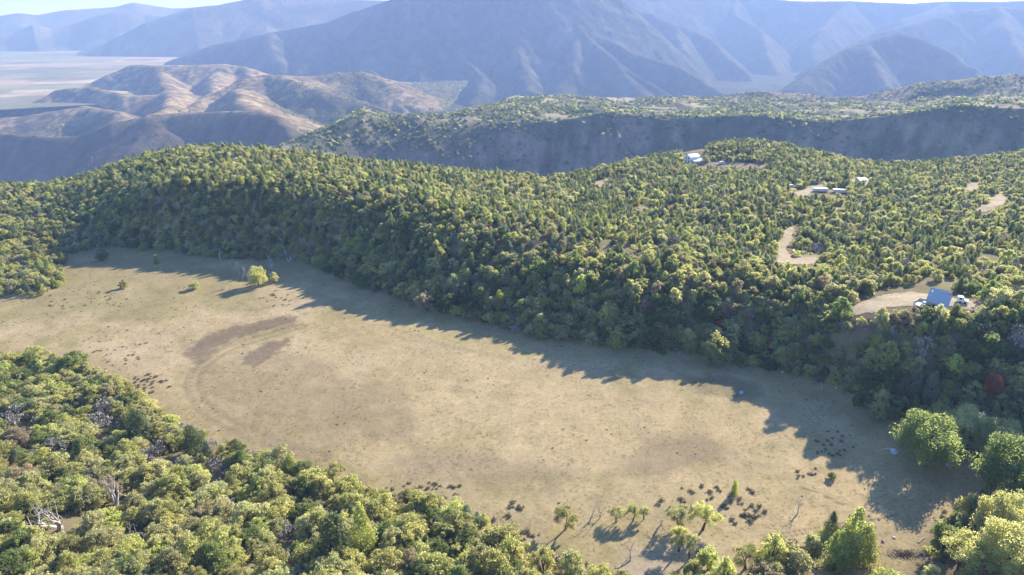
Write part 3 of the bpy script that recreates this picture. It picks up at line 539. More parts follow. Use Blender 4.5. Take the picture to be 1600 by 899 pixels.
#MARK_TREES
# ================================================================== PLANTS
def leaf_quads(C, Nrm, size, rng, jitter=0.48):
    n = len(C); nn = Nrm + rng.normal(0, jitter, (n, 3)); nn /= np.linalg.norm(nn, axis=1)[:, None] + 1e-9
    t = np.cross(nn, rng.normal(0, 1, (n, 3))); t /= np.linalg.norm(t, axis=1)[:, None] + 1e-9; b = np.cross(nn, t); s = (size * rng.uniform(.6, 1.3, n))[:, None]
    V = np.stack([C - t * s * .5 - b * s * .25, C + t * s * .5 - b * s * .35, C + t * s * .45 + b * s * .35, C - t * s * .4 + b * s * .4], 1).reshape(-1, 3)
    return V, np.arange(4 * n).reshape(n, 4)
def sphere_dirs(n, rng, up=-0.35):
    d = rng.normal(0, 1, (n * 3, 3)); d /= np.linalg.norm(d, axis=1)[:, None]; d = d[d[:, 2] > up]; return d[:n]
def crown_oak(seed, height=5.0, R=2.6, lobes=7, low=1.0, leaves=2600, size=.30, flat=1.0, sparse=1.0):
    rng = np.random.default_rng(seed); L = []
    for i in range(lobes):
        a = 2.4 * i + rng.uniform(-.5, .5); q = math.sqrt((i + .4) / lobes) * R * .74
        r = rng.uniform(.26, .50) * R * (1 if i else 1.1); z = low + r * .55 + (height - low - r * 1.5) * (1 - (q / R) ** 1.5) * rng.uniform(.45, 1.12)
        L.append((math.cos(a) * q, math.sin(a) * q, max(z, low + r * .4), r))
    if low < 1:
        for i in range(6):
            a = 1.047 * i + rng.uniform(-.4, .4); q = R * rng.uniform(.5, .66); L.append((math.cos(a) * q, math.sin(a) * q, R * rng.uniform(.30, .42), R * rng.uniform(.34, .44)))
    cs, ns, ws = [], [], []
    for x, y, z, r in L:
        for d in sphere_dirs(11, rng, -.45):
            rr = r * rng.uniform(.24, .44); cs.append((x + d[0] * r * .72, y + d[1] * r * .72, z + d[2] * r * .66 * flat)); ws.append(rr)
    cs = np.array(cs); ws = np.array(ws); keep = cs[:, 2] > low * .55; cs, ws = cs[keep], ws[keep]
    if sparse < 1: k = rng.random(len(cs)) < sparse; cs, ws = cs[k], ws[k]
    pick = rng.choice(len(cs), leaves, p=ws ** 2 / (ws ** 2).sum()); d = rng.normal(0, 1, (leaves, 3)); d /= np.linalg.norm(d, axis=1)[:, None]; d[:, 2] = np.where(d[:, 2] < -.5, -d[:, 2], d[:, 2])
    P = cs[pick] + d * (ws[pick] * (.5 + .85 * rng.random(leaves) ** 1.4))[:, None]
    return leaf_quads(P, d, size, rng), L
def crown_juniper(seed, height=5.5, R=1.6, leaves=4600, size=.16, power=.75, low=.25, lean=0.0):
    rng = np.random.default_rng(seed); n = 85; t = rng.random(n) ** .85; a = rng.uniform(0, 6.283, n); rad = R * np.minimum(1, (1.04 - t)) ** power * rng.uniform(.55, 1.02, n) * np.minimum(1, .55 + t * 3)
    cs = np.stack([np.cos(a) * rad, np.sin(a) * rad, low + t * (height - low) * .95], 1); cs[:, 0] += lean * t; ws = R * (.36 - .20 * t) * rng.uniform(.8, 1.25, n)
    pick = rng.choice(n, leaves, p=ws ** 2 / (ws ** 2).sum()); d = rng.normal(0, 1, (leaves, 3)); d /= np.linalg.norm(d, axis=1)[:, None]
    P = cs[pick] + d * (ws[pick] * rng.uniform(.5, 1.1, leaves))[:, None] * np.array([1, 1, 1.7]); P[:, 2] = np.maximum(P[:, 2], .08)
    out = d + np.stack([np.cos(a[pick]), np.sin(a[pick]), .3 + 0 * t[pick]], 1) * .8; return leaf_quads(P, out, size, rng)
def limb(mb, p, d, ln, r, depth, rng, n=5, bend=.35, up=.25, kids=(2, 3), shrink=.68):
    q = p
    for k in range(2):
        d2 = (d + Vector(rng.normal(0, bend * .5, 3)) + Vector((0, 0, up * .4))).normalized(); e = q + d2 * ln * .5; r2 = r * (.82 if k == 0 else .62); mb.tube(q, e, r, r2, n); q = e; r = r2; d = d2
        if depth > 0 and k == 0 and rng.random() < .6: limb(mb, q, (d + Vector(rng.normal(0, .7, 3))).normalized(), ln * shrink * .8, r * .6, depth - 1, rng, max(3, n - 1), bend, up, kids, shrink)
    if depth > 0:
        for i in range(rng.integers(kids[0], kids[1] + 1)): limb(mb, q, (d * .75 + Vector(rng.normal(0, .55, 3))).normalized(), ln * shrink, r * .72, depth - 1, rng, max(3, n - 1), bend, up, kids, shrink)
def trunk_oak(seed, L, stems=3, r=.16):
    rng = np.random.default_rng(seed); mb = MB()
    for k in range(stems):
        x, y, z, rr = L[(k * 2) % len(L)]; b = Vector((rng.normal(0, .12), rng.normal(0, .12), -.5)); m = Vector((x * .35, y * .35, z * .45)) + Vector(rng.normal(0, .15, 3)); e = Vector((x, y, z))
        mb.tube(b, m, r, r * .75, 6); mb.tube(m, e, r * .75, r * .3, 5)
        for j in range(2): f = e + Vector(rng.normal(0, .7, 3)); mb.tube(m.lerp(e, .45), f, r * .4, r * .12, 4)
    return mb
def bare(seed, height=4.5, depth=4, stems=1, r=.13, spread=.35):
    rng = np.random.default_rng(seed); mb = MB()
    for s in range(stems):
        d = Vector((rng.normal(0, spread), rng.normal(0, spread), 1)).normalized(); limb(mb, Vector((rng.normal(0, .1), rng.normal(0, .1), -.3)), d, height * .36, r, depth, rng, 5, .4, .3)
    return mb

def mb_arrays(mb):
    q = [f for f in mb.f if len(f) == 4]; return np.array([tuple(v) for v in mb.v]), np.array(q)
class Kind: pass
KINDS = {}
def kind(key, crown, trunk, mats, trunk_mat='bark'):
    """crown: (V, F) arrays; trunk: MB; one entry per colour; the joined mesh is for the masses"""
    tv, tf = mb_arrays(trunk); tm = np_mesh('trunk', tv, tf, trunk_mat)
    for cn, mt in mats.items():
        k = Kind(); k.trunk = tm; k.crown = np_mesh('crown', crown[0], crown[1], mt) if crown else None
        if crown:
            V = np.concatenate([crown[0], tv]); F = np.concatenate([crown[1], tf + len(crown[0])]); k.whole = np_mesh('tree', V, F, [mt, trunk_mat], None, np.r_[np.zeros(len(crown[1]), int), np.ones(len(tf), int)])
        else: k.whole = tm
        KINDS.setdefault(key, {}).setdefault(cn, []).append(k)
OAKC = {'olive': 'leaf_olive', 'greygreen': 'leaf_greygreen', 'dark': 'leaf_dark', 'yellowgreen': 'leaf_yellowgreen', 'brown': 'leaf_brown', 'orange': 'leaf_orange'}
for s in range(5):
    c, L = crown_oak(100 + s, 4.6 + .3 * (s % 3), 2.5 + .2 * (s % 2), 9 + s % 3, .15 if s % 2 else .4, 7600, .18); kind('oak', c, trunk_oak(200 + s, L), OAKC)
for s in range(3):
    c, L = crown_oak(140 + s, 5.2, 2.9, 8, 1.35, 8500, .12, .85, .85); kind('open_oak', c, trunk_oak(240 + s, L, 2, .17), {'olive': 'leaf_olive', 'greygreen': 'leaf_greygreen', 'yellowgreen': 'leaf_yellowgreen'})
JC = {'dark': 'leaf_juniper', 'blue': 'leaf_bluejuniper', 'yellow': 'leaf_yellowjuniper'}
for s in range(4):
    tb = MB().tube((0, 0, -.4), (0, 0, 2.6), .15, .06, 6).tube((0, 0, .8), (.5, .2, 2.0), .07, .03, 4); kind('juniper', crown_juniper(300 + s, 5.2, 1.45 + .25 * (s % 3), power=(.75, .55, .9, .62)[s]), tb, JC)
def crown_round(seed, R=2.5, H=4.6, leaves=17000, size=.115):
    rng = np.random.default_rng(seed); d = sphere_dirs(120, rng, -.75); rr = rng.uniform(.55, .88, len(d)) * (1 + .24 * np.sin(d[:, 0] * 4 + seed) * np.cos(d[:, 1] * 3.5 + d[:, 2] * 3))
    cs = np.stack([d[:, 0] * R * rr, d[:, 1] * R * rr, H * .46 + d[:, 2] * H * .5 * rr], 1); ws = R * rng.uniform(.13, .28, len(d)); pick = rng.choice(len(cs), leaves, p=ws ** 2 / (ws ** 2).sum()); e = rng.normal(0, 1, (leaves, 3)); e /= np.linalg.norm(e, axis=1)[:, None]
    P = cs[pick] + e * (ws[pick] * rng.uniform(.5, 1.08, leaves))[:, None]; P[:, 2] = np.maximum(P[:, 2], .05); return leaf_quads(P, e, size, rng)
for s in range(2): tb = MB().tube((0, 0, -.4), (0, 0, 2.6), .18, .08, 6).tube((0, 0, .6), (.8, .3, 2.2), .09, .04, 4); kind('round_oak', crown_round(170 + s), tb, OAKC)
for s in range(4): kind('bare', None, bare(400 + s, 4.6, 4, 1 + s % 2, .2), {'grey': None}, 'bark_pale')
for s in range(3): kind('snag', None, bare(450 + s, 3.6, 3, 3, .17, .7), {'grey': None}, 'bark_pale')
def bare_shrub(seed):
    mb = bare(seed, 2.6, 3, 5, .05, .75); rng = np.random.default_rng(seed); c, L = crown_oak(seed, 2.4, 1.5, 5, .5, 650, .16, 1, 1); return c, mb
for s in range(3): c, mb = bare_shrub(480 + s); kind('grey_shrub', c, mb, {'grey': 'twig_grey'}, 'bark_pale')
def small_clump(seed, R, H, n, size, m):
    rng = np.random.default_rng(seed); cs = np.stack([rng.normal(0, R * .42, 9), rng.normal(0, R * .42, 9), rng.uniform(.2, .75, 9) * H], 1); pick = rng.integers(0, 9, n); d = rng.normal(0, 1, (n, 3)); d /= np.linalg.norm(d, axis=1)[:, None]; P = cs[pick] + d * R * .33; P[:, 2] = np.clip(P[:, 2], .02, H * 1.15)
    V, F = leaf_quads(P, d, size, rng); return np_mesh('clump', V, F, m)
SAGE = [small_clump(500 + s, .75, .55, 190, .17, 'sage_dark') for s in range(4)]
LOWB = [small_clump(520 + s, 1.15, 1.2, 260, .24, m) for s, m in enumerate(['leaf_olive', 'leaf_greygreen', 'leaf_yellowgreen', 'leaf_brown', 'leaf_dark', 'twig_grey'])]
def tuft(seed, m, n=16, h=.16, sp=.30):
    rng = np.random.default_rng(seed); V = []; F = []
    for i in range(n):
        x, y = rng.normal(0, sp * .5, 2); a = rng.uniform(0, 6.28); l = rng.normal(0, .12, 2); hh = h * rng.uniform(.5, 1.2); ww = .035; k = len(V)
        V += [(x - ww * math.cos(a), y - ww * math.sin(a), -.03), (x + ww * math.cos(a), y + ww * math.sin(a), -.03), (x + l[0] + .01, y + l[1], hh), (x + l[0] - .01, y + l[1], hh)]; F.append((k, k + 1, k + 2, k + 3))
    return np_mesh('tuft', V, F, m)
TUFT = [tuft(540, 'grass_dry'), tuft(541, 'grass_dry', 22, .22, .45), tuft(542, 'leaf_brown', 14, .12, .4), tuft(543, 'leaf_olive', 16, .15, .4)]
def ico(seed, sub=1, squash=.7, rough=.2):
    import bmesh
    bm = bmesh.new(); bmesh.ops.create_icosphere(bm, subdivisions=sub, radius=1); rr = random.Random(seed)
    for v in bm.verts: v.co *= 1 + rr.uniform(-rough, rough); v.co.z *= squash
    return bm
def ico_mesh(name, seed, m, sub=2, squash=.7, rough=.15):
    bm = ico(seed, sub, squash, rough); me = bpy.data.meshes.new(name); bm.to_mesh(me); bm.free(); me.materials.append(MATS[m]); return me
FARB = []
for s, m in enumerate(['leaf_dark', 'leaf_olive', 'leaf_juniper', 'leaf_juniper']):
    rng = np.random.default_rng(560 + s); c, L = crown_oak(560 + s, 5.0, 2.9, 5, .3, 110, 1.5); FARB.append(np_mesh('far_tree', c[0], c[1], m))

def scatter(name, meshes, P, idx, rot, sc, label, cat, group=None):
    """one mass of countless plants: instances on points"""
    hid = bpy.data.collections.new(name + '_kinds')
    for i, me in enumerate(meshes): o = bpy.data.objects.new('%s_%02d' % (name, i), me); hid.objects.link(o)
    me = bpy.data.meshes.new(name); n = len(P); me.vertices.add(n); me.vertices.foreach_set('co', np.asarray(P, np.float32).ravel())
    a = me.attributes.new('pick', 'INT', 'POINT'); a.data.foreach_set('value', np.asarray(idx, np.int32))
    a = me.attributes.new('turn', 'FLOAT_VECTOR', 'POINT'); rv = np.zeros((n, 3), np.float32); rv[:, 2] = rot; rv[:, :2] = np.random.default_rng(5).normal(0, .13, (n, 2)); a.data.foreach_set('vector', rv.ravel())
    a = me.attributes.new('size', 'FLOAT_VECTOR', 'POINT'); a.data.foreach_set('vector', np.asarray(sc, np.float32).ravel()); me.update()
    o = link(name, me); md = o.modifiers.new('scatter', 'NODES'); ng = bpy.data.node_groups.new(name, 'GeometryNodeTree'); md.node_group = ng
    ng.interface.new_socket('Geometry', in_out='INPUT', socket_type='NodeSocketGeometry'); ng.interface.new_socket('Geometry', in_out='OUTPUT', socket_type='NodeSocketGeometry')
    gi = ng.nodes.new('NodeGroupInput'); go = ng.nodes.new('NodeGroupOutput'); ip = ng.nodes.new('GeometryNodeInstanceOnPoints'); ci = ng.nodes.new('GeometryNodeCollectionInfo')
    ci.inputs['Collection'].default_value = hid; ci.inputs['Separate Children'].default_value = True; ci.inputs['Reset Children'].default_value = True; ip.inputs['Pick Instance'].default_value = True
    def att(nm, t): x = ng.nodes.new('GeometryNodeInputNamedAttribute'); x.data_type = t; x.inputs['Name'].default_value = nm; return [s for s in x.outputs if s.enabled and s.name == 'Attribute'][0]
    l = ng.links.new; l(gi.outputs[0], ip.inputs['Points']); l(ci.outputs[0], ip.inputs['Instance']); l(att('pick', 'INT'), ip.inputs['Instance Index']); l(att('turn', 'FLOAT_VECTOR'), ip.inputs['Rotation']); l(att('size', 'FLOAT_VECTOR'), ip.inputs['Scale']); l(ip.outputs[0], go.inputs[0])
    return tag(o, label, cat, group, 'stuff')

# ---------------------------------------------------------------- trees the photo singles out
# (px, py of the foot, width px, height px, kind, colour, variant, label)
SP = [
 (404, 447, 31, 31, 'round_oak', 'olive', 1, 'round sunlit green oak alone at the shaded far end of the meadow', 'oak'),
 (883, 830, 42, 40, 'open_oak', 'olive', 0, 'round open oak at the meadow foot, leftmost with leaves in the sunlit row', 'oak'),
 (963, 818, 29, 29, 'open_oak', 'greygreen', 1, 'small leaning open oak just right of the two bare saplings', 'oak'),
 (989, 816, 25, 28, 'open_oak', 'olive', 2, 'slim open oak second to the right of the two bare saplings', 'oak'),
 (1006, 812, 20, 24, 'open_oak', 'greygreen', 0, 'low open oak beside the bare grey tree in the meadow foot row', 'oak'),
 (1060, 826, 46, 42, 'open_oak', 'greygreen', 1, 'tall open oak in the middle of the meadow foot row', 'oak'),
 (1098, 828, 46, 42, 'open_oak', 'olive', 2, 'wide open oak at the right end of the meadow foot row', 'oak'),
 (922, 816, 22, 34, 'bare', 'grey', 0, 'pale bare sapling right of the leftmost leafy meadow foot oak', 'bare tree'),
 (937, 812, 10, 30, 'bare', 'grey', 1, 'thin dark bare sapling with a forked tip in the meadow foot row', 'bare tree'),
 (1022, 830, 30, 36, 'bare', 'grey', 2, 'bare grey tree in the middle of the meadow foot row', 'bare tree'),
 (1246, 806, 16, 28, 'bare', 'grey', 3, 'lone bare tree with a long shadow on the lower right meadow', 'bare tree'),
 (1147, 773, 13, 22, 'juniper', 'yellow', 1, 'small green juniper standing alone on the meadow with a long shadow', 'juniper'),
 (1299, 750, 13, 10, 'round_oak', 'dark', 2, 'tiny round green bush alone on the lower right meadow', 'bush'),
 (522, 762, 42, 42, 'open_oak', 'olive', 0, 'umbrella shaped oak with a visible trunk on the lower left meadow rim', 'oak'),
 (194, 451, 13, 13, 'oak', 'greygreen', 1, 'small grey shrub alone near the upper left end of the meadow', 'shrub'),
 (305, 452, 17, 15, 'oak', 'greygreen', 3, 'small pale shrub halfway between the grey shrub and the round sunlit oak', 'shrub'),
 (380, 437, 20, 26, 'bare', 'grey', 0, 'pale bare shrub touching the left side of the round sunlit oak', 'bare tree'),
 (429, 441, 17, 16, 'oak', 'greygreen', 2, 'small pale bush just right of the round sunlit oak', 'bush'),
 (350, 452, 12, 16, 'snag', 'grey', 1, 'low bare twigs left of the round sunlit oak', 'bare tree'),
 (376, 430, 9, 26, 'bare', 'grey', 3, 'slim white snag standing at the edge of the shade behind the bare shrub', 'snag'),
 (345, 408, 12, 24, 'snag', 'grey', 0, 'white snag under the dark knoll at the meadow edge', 'snag'),
 (425, 420, 20, 30, 'snag', 'grey', 2, 'tangle of pale snags behind the round sunlit oak', 'snag'),
 (452, 410, 22, 34, 'snag', 'grey', 1, 'pale twiggy snag where the knoll meets the meadow', 'snag'),
 (1445, 728, 84, 74, 'round_oak', 'dark', 1, 'very big round green oak at the right end of the shaded meadow', 'oak'),
 (1463, 690, 52, 50, 'round_oak', 'olive', 3, 'sunlit oak just behind the very big round green oak', 'oak'),
 (1500, 700, 62, 58, 'round_oak', 'greygreen', 1, 'pale sunlit oak right of the very big round green oak', 'oak'),
 (1560, 712, 62, 50, 'round_oak', 'greygreen', 1, 'pale sunlit oak at the right edge above the round bush', 'oak'),
 (1372, 655, 30, 42, 'oak', 'greygreen', 2, 'oak with a pale sunlit top at the shaded meadow corner', 'oak'),
 (1425, 625, 26, 50, 'juniper', 'blue', 0, 'tall bluish juniper in shade, left one of a pair', 'juniper'),
 (1450, 628, 26, 42, 'juniper', 'blue', 2, 'bluish juniper in shade, right one of a pair', 'juniper'),
 (1547, 622, 24, 34, 'round_oak', 'orange', 1, 'bright red orange oak in shade near the right edge', 'oak'),
 (1125, 516, 16, 20, 'oak', 'orange', 0, 'small orange oak in shade halfway up the long bank', 'oak'),
 (1200, 552, 12, 22, 'oak', 'orange', 2, 'rusty oak at the foot of the bank right of the bright green bush', 'oak'),
 (1120, 568, 50, 52, 'oak', 'olive', 4, 'bright green bush at the foot of the bank by the shaded meadow', 'bush'),
 (781, 486, 20, 34, 'juniper', 'yellow', 1, 'olive pointed juniper with a lit tip low on the long bank', 'juniper'),
 (872, 408, 12, 14, 'oak', 'orange', 3, 'small orange bush high on the long bank', 'bush'),
 (908, 462, 26, 36, 'oak', 'yellowgreen', 1, 'yellow topped oak halfway up the long bank', 'oak'),
 (666, 486, 36, 38, 'oak', 'brown', 0, 'brownish oak with lit top at the foot of the bank', 'oak'),
 (1575, 785, 86, 88, 'round_oak', 'dark', 3, 'large dark green oak at the right edge below the shaded meadow', 'oak'),
 (1553, 850, 62, 70, 'round_oak', 'olive', 2, 'pale topped oak at the right edge beneath the large dark green oak', 'oak'),
 (1500, 892, 70, 62, 'open_oak', 'olive', 1, 'olive open oak with visible trunks in the lower right', 'oak'),
 (1565, 905, 76, 66, 'round_oak', 'olive', 1, 'broad olive oak in the lower right corner', 'oak'),
 (1296, 838, 22, 34, 'juniper', 'dark', 2, 'small pointed dark juniper left of the conifer clump at the bottom', 'juniper'),
 (1325, 880, 50, 76, 'juniper', 'yellow', 0, 'tallest green juniper in the clump at the bottom edge', 'juniper'),
 (1346, 878, 40, 52, 'juniper', 'yellow', 1, 'green juniper on the right side of the bottom clump', 'juniper'),
 (1302, 892, 46, 56, 'juniper', 'yellow', 3, 'green juniper at the front of the bottom clump', 'juniper'),
 (1268, 860, 30, 26, 'oak', 'greygreen', 0, 'pale bush just left of the bottom conifer clump', 'bush'),
 (568, 866, 40, 68, 'juniper', 'yellow', 2, 'pointed green juniper with a grey dead side near the bottom edge', 'juniper'),
 (525, 880, 62, 70, 'juniper', 'dark', 1, 'broad dark juniper left of the pointed half dead one', 'juniper'),
 (560, 858, 26, 52, 'bare', 'grey', 1, 'grey dead tree leaning on the pointed green juniper', 'bare tree'),
 (222, 692, 46, 50, 'juniper', 'dark', 3, 'dark green juniper at the meadow edge in the lower left', 'juniper'),
 (306, 712, 40, 44, 'juniper', 'dark', 1, 'dark green juniper where the lower left wood meets the meadow', 'juniper'),
 (455, 745, 32, 34, 'juniper', 'yellow', 3, 'bright green small juniper on the rim left of the umbrella shaped oak', 'juniper'),
 (120, 575, 34, 26, 'oak', 'dark', 1, 'dark low oak out on the meadow rim at the left', 'oak'),
 (62, 575, 30, 36, 'open_oak', 'olive', 2, 'tall thin crowned oak on the left meadow rim', 'oak'),
 (92, 826, 76, 66, 'snag', 'grey', 0, 'large white dead oak skeleton in the lower left wood', 'dead tree'),
 (182, 792, 46, 44, 'snag', 'grey', 2, 'smaller pale dead oak right of the large white skeleton', 'dead tree'),
 (208, 840, 26, 24, 'snag', 'grey', 1, 'small pale dead bush below the smaller dead oak', 'dead tree'),
 (92, 706, 32, 22, 'grey_shrub', 'grey', 0, 'lilac grey leafless shrub beside a pinkish bush at the left', 'shrub'),
 (165, 650, 30, 30, 'grey_shrub', 'grey', 1, 'lilac grey leafless shrub above the dark juniper at the left', 'shrub'),
 (160, 668, 34, 24, 'grey_shrub', 'grey', 2, 'pale leafless shrub just below another one left of the dark juniper', 'shrub'),
 (245, 712, 30, 22, 'grey_shrub', 'grey', 0, 'ash grey leafless shrub in front of the dark juniper at the left', 'shrub'),
 (335, 740, 30, 26, 'grey_shrub', 'grey', 1, 'ash grey leafless shrub below the second dark juniper', 'shrub'),
 (30, 700, 50, 26, 'oak', 'brown', 2, 'pinkish brown bush near the left edge', 'bush'),
 (28, 664, 26, 30, 'grey_shrub', 'grey', 2, 'pale leafless shrub at the left edge above the pinkish bush', 'shrub'),
 (445, 880, 26, 22, 'grey_shrub', 'grey', 1, 'whitish twiggy shrub left of the broad dark juniper at the bottom', 'shrub'),
 (1055, 385, 26, 20, 'grey_shrub', 'grey', 0, 'patch of grey leafless shrub on the crest of the long bank', 'shrub'),
 (1060, 864, 32, 44, 'open_oak', 'yellowgreen', 0, 'small open oak at the bottom edge below the meadow foot row', 'oak'),
 (1076, 878, 30, 46, 'open_oak', 'greygreen', 2, 'dark trunked open oak by the small yellow one at the bottom edge', 'oak'),
 (984, 880, 24, 40, 'bare', 'grey', 2, 'bare white twiggy tree over the pale ground at the bottom edge', 'bare tree'),
 (1130, 905, 40, 44, 'oak', 'yellowgreen', 1, 'bright yellow green bush at the bottom edge', 'bush'),
 (245, 412, 10, 13, 'juniper', 'yellow', 1, 'single yellow lit juniper inside the dark shade of the knoll', 'juniper'),
 (160, 408, 16, 20, 'oak', 'dark', 1, 'dark bush at the foot of the knoll near the left clump', 'bush'),
 (848, 893, 44, 36, 'oak', 'olive', 1, 'olive bush at the bottom edge right of the dark hollow', 'bush'),
 (893, 898, 46, 34, 'oak', 'greygreen', 2, 'grey green bush at the bottom edge under the leftmost leafy foot oak', 'bush'),
 (936, 903, 44, 34, 'oak', 'yellowgreen', 3, 'pale green bush at the bottom edge left of the bare ground', 'bush'),
 (1105, 893, 36, 40, 'oak', 'yellowgreen', 0, 'fresh yellow green bush behind the bright bush at the bottom edge', 'bush'),
 (1165, 890, 44, 38, 'open_oak', 'olive', 2, 'olive open oak right of the bright bush at the bottom edge', 'oak'),
 (1205, 885, 44, 46, 'oak', 'olive', 1, 'dense olive oak halfway between the bright bush and the conifer clump', 'oak'),
 (1240, 893, 50, 40, 'oak', 'greygreen', 4, 'grey green oak left of the conifer clump at the bottom edge', 'oak'),
 (1385, 905, 50, 24, 'oak', 'yellowgreen', 2, 'yellow green bush at the bottom edge below the brush pile', 'bush'),
 (1470, 868, 44, 50, 'oak', 'dark', 0, 'dark oak right of the brush pile', 'oak'),
 (800, 880, 50, 40, 'oak', 'olive', 4, 'olive oak at the right end of the left bottom wood', 'oak'),
 (1440, 560, 26, 30, 'grey_shrub', 'grey', 2, 'pale leafless shrub in deep shade beneath the cabin', 'shrub'),
 (1590, 545, 30, 40, 'grey_shrub', 'grey', 0, 'pale leafless shrub in deep shade at the right edge', 'shrub'),
]
ALLT = []   # dicts
HREF = {'oak': (5.4, 5.0), 'round_oak': (5.0, 4.7), 'open_oak': (5.4, 5.2), 'juniper': (3.4, 5.3), 'bare': (3.2, 4.4), 'snag': (3.8, 2.9), 'grey_shrub': (3.2, 2.4)}
for px, py, wp, hp, kd, colr, var, lab, cat in SP:
    g = on_ground(px, py) if py < 899 else np.array([*at_z(px, py, 2)[:2], 0.0]); g[2] = height(g[0], g[1]); dd = math.sqrt(g[0] ** 2 + g[1] ** 2 + (g[2] - CAM_H) ** 2); cosd = math.hypot(g[0], g[1]) / dd
    W = wp * dd / FPX * (1.0 if kd == 'open_oak' else .95); Hh = hp * dd / FPX / cosd * 1.0 - W * .25 * math.tan(math.acos(cosd)) * .5; Hh = max(Hh, hp * dd / FPX * .75); Hh *= .88 if kd == 'open_oak' else 1; rw, rh = HREF[kd]
    ALLT.append(dict(p=g, kind=kd, col=colr, var=var, sx=W / rw, sz=Hh / rh, rot=random.uniform(0, 6.28), label=lab, cat=cat, special=True))
SPX = np.array([t['p'][:2] for t in ALLT]); SPR = np.array([HREF[t['kind']][0] * t['sx'] * .5 for t in ALLT])

# ---------------------------------------------------------------- the woods
def pix_in(px, py, poly): return poly_sd(px, py, poly) < 0
TREELESS_PX = [(-260, 500), (-120, 470), (0, 466), (60, 464), (98, 446), (100, 412), (110, 398), (170, 386), (250, 394), (330, 402), (400, 406), (440, 405), (480, 412), (500, 418), (530, 436), (590, 460), (650, 480),
             (750, 503), (820, 523), (900, 538), (1000, 550), (1100, 562), (1180, 576), (1260, 592), (1325, 610), (1345, 640), (1400, 655), (1430, 668), (1500, 706), (1560, 730), (1532, 765), (1500, 790),
             (1455, 822), (1440, 850), (1436, 905), (1368, 905), (1362, 838), (1330, 815), (1230, 826), (1200, 842), (1150, 850), (1080, 862), (1040, 905), (980, 905), (950, 874), (900, 868), (860, 866), (830, 852), (760, 806), (700, 778), (650, 762), (600, 758), (550, 752), (490, 735), (462, 715), (400, 694), (350, 690), (300, 662), (240, 634), (200, 606), (150, 572), (100, 556), (40, 546), (-20, 540), (-260, 550)]
HOUSE_PX = [[(1424, 440), (1492, 438), (1494, 474), (1470, 484), (1424, 478)], [(1064, 230), (1102, 230), (1102, 253), (1066, 254)], [(1264, 293), (1326, 296), (1326, 305), (1264, 303)], [(1231, 289), (1242, 289), (1242, 297), (1231, 297)], [(1124, 250), (1134, 250), (1134, 260), (1124, 260)], [(1532, 472), (1492, 462), (1492, 480), (1530, 482)]]
rng = np.random.default_rng(11)
sp = 2.85; gx, gy = np.meshgrid(np.arange(-430, 470, sp), np.arange(62, 640, sp * .87)); gx = gx + (np.arange(gx.shape[0])[:, None] % 2) * sp * .5
x = (gx + rng.uniform(-.42, .42, gx.shape) * sp).ravel(); y = (gy + rng.uniform(-.42, .42, gx.shape) * sp).ravel()
nx_ = len(x); x = np.r_[x, rng.uniform(-300, 300, 26000)]; y = np.r_[y, rng.uniform(110, 380, 26000)]; slp = np.hypot(height(x + 1.5, y) - height(x - 1.5, y), height(x, y + 1.5) - height(x, y - 1.5)) / 3
ks = (np.arange(len(x)) < nx_) | (rng.random(len(x)) < np.clip((slp - .22) * 2.6, 0, .95)); xk, yk = rng.uniform(-330, 420, 30000), rng.uniform(255, 620, 30000); rk = np.hypot(xk, yk); kk_ = (rk > 262) & (rng.random(30000) < .5); x, y = np.r_[x[ks], xk[kk_]], np.r_[y[ks], yk[kk_]]
r = np.hypot(x, y); re = np.interp(np.arctan2(x, y), edge_az, edge_r); z = height(x, y); bx, by, dep = proj(np.stack([x, y, z], -1))
ok = (bx > -260) & (bx < 1860) & (by < 1130) & (r < re * 1.22) & (dep > 5)
x, y, z, r, bx, by, re = [v[ok] for v in (x, y, z, r, bx, by, re)]
tx_, ty_, _ = proj(np.stack([x, y, z + 3.3], -1)); mx_, my_, _ = proj(np.stack([x, y, z + 2.0], -1))
ok = ~(pix_in(bx, by, TREELESS_PX) | pix_in(tx_, ty_, TREELESS_PX) | pix_in(mx_, my_, TREELESS_PX))
for k, pl in CLEAR_PX.items():
    for a, b in ((bx, by), (mx_, my_)): ok &= ~pix_in(a, b, pl)
for k, pl in CLEAR.items():
    for d_ in (3.5, 7.0, 10.0): ok &= ~(poly_sd(x - math.cos(SUN_AZ) * d_, y - math.sin(SUN_AZ) * d_, pl) < (-.5 if 'knoll' not in k else -99))
for pl in HOUSE_PX:
    for a, b in ((bx, by), (mx_, my_), (tx_, ty_)): ok &= ~pix_in(a, b, pl)
x, y, z, r, bx, by, re = [v[ok] for v in (x, y, z, r, bx, by, re)]
plateau = sstep(215, 265, r) * sstep(560, 800, bx) ; knoll = sstep(265, 300, r) * (1 - sstep(560, 800, bx))
crest = fbm(x, y, 25, 3, 121)
dens = 0.93 + .1 * crest; dens = np.where(plateau > .5, .66 + .5 * crest, dens); dens = np.where(knoll > .5, .92 + .15 * crest, dens)
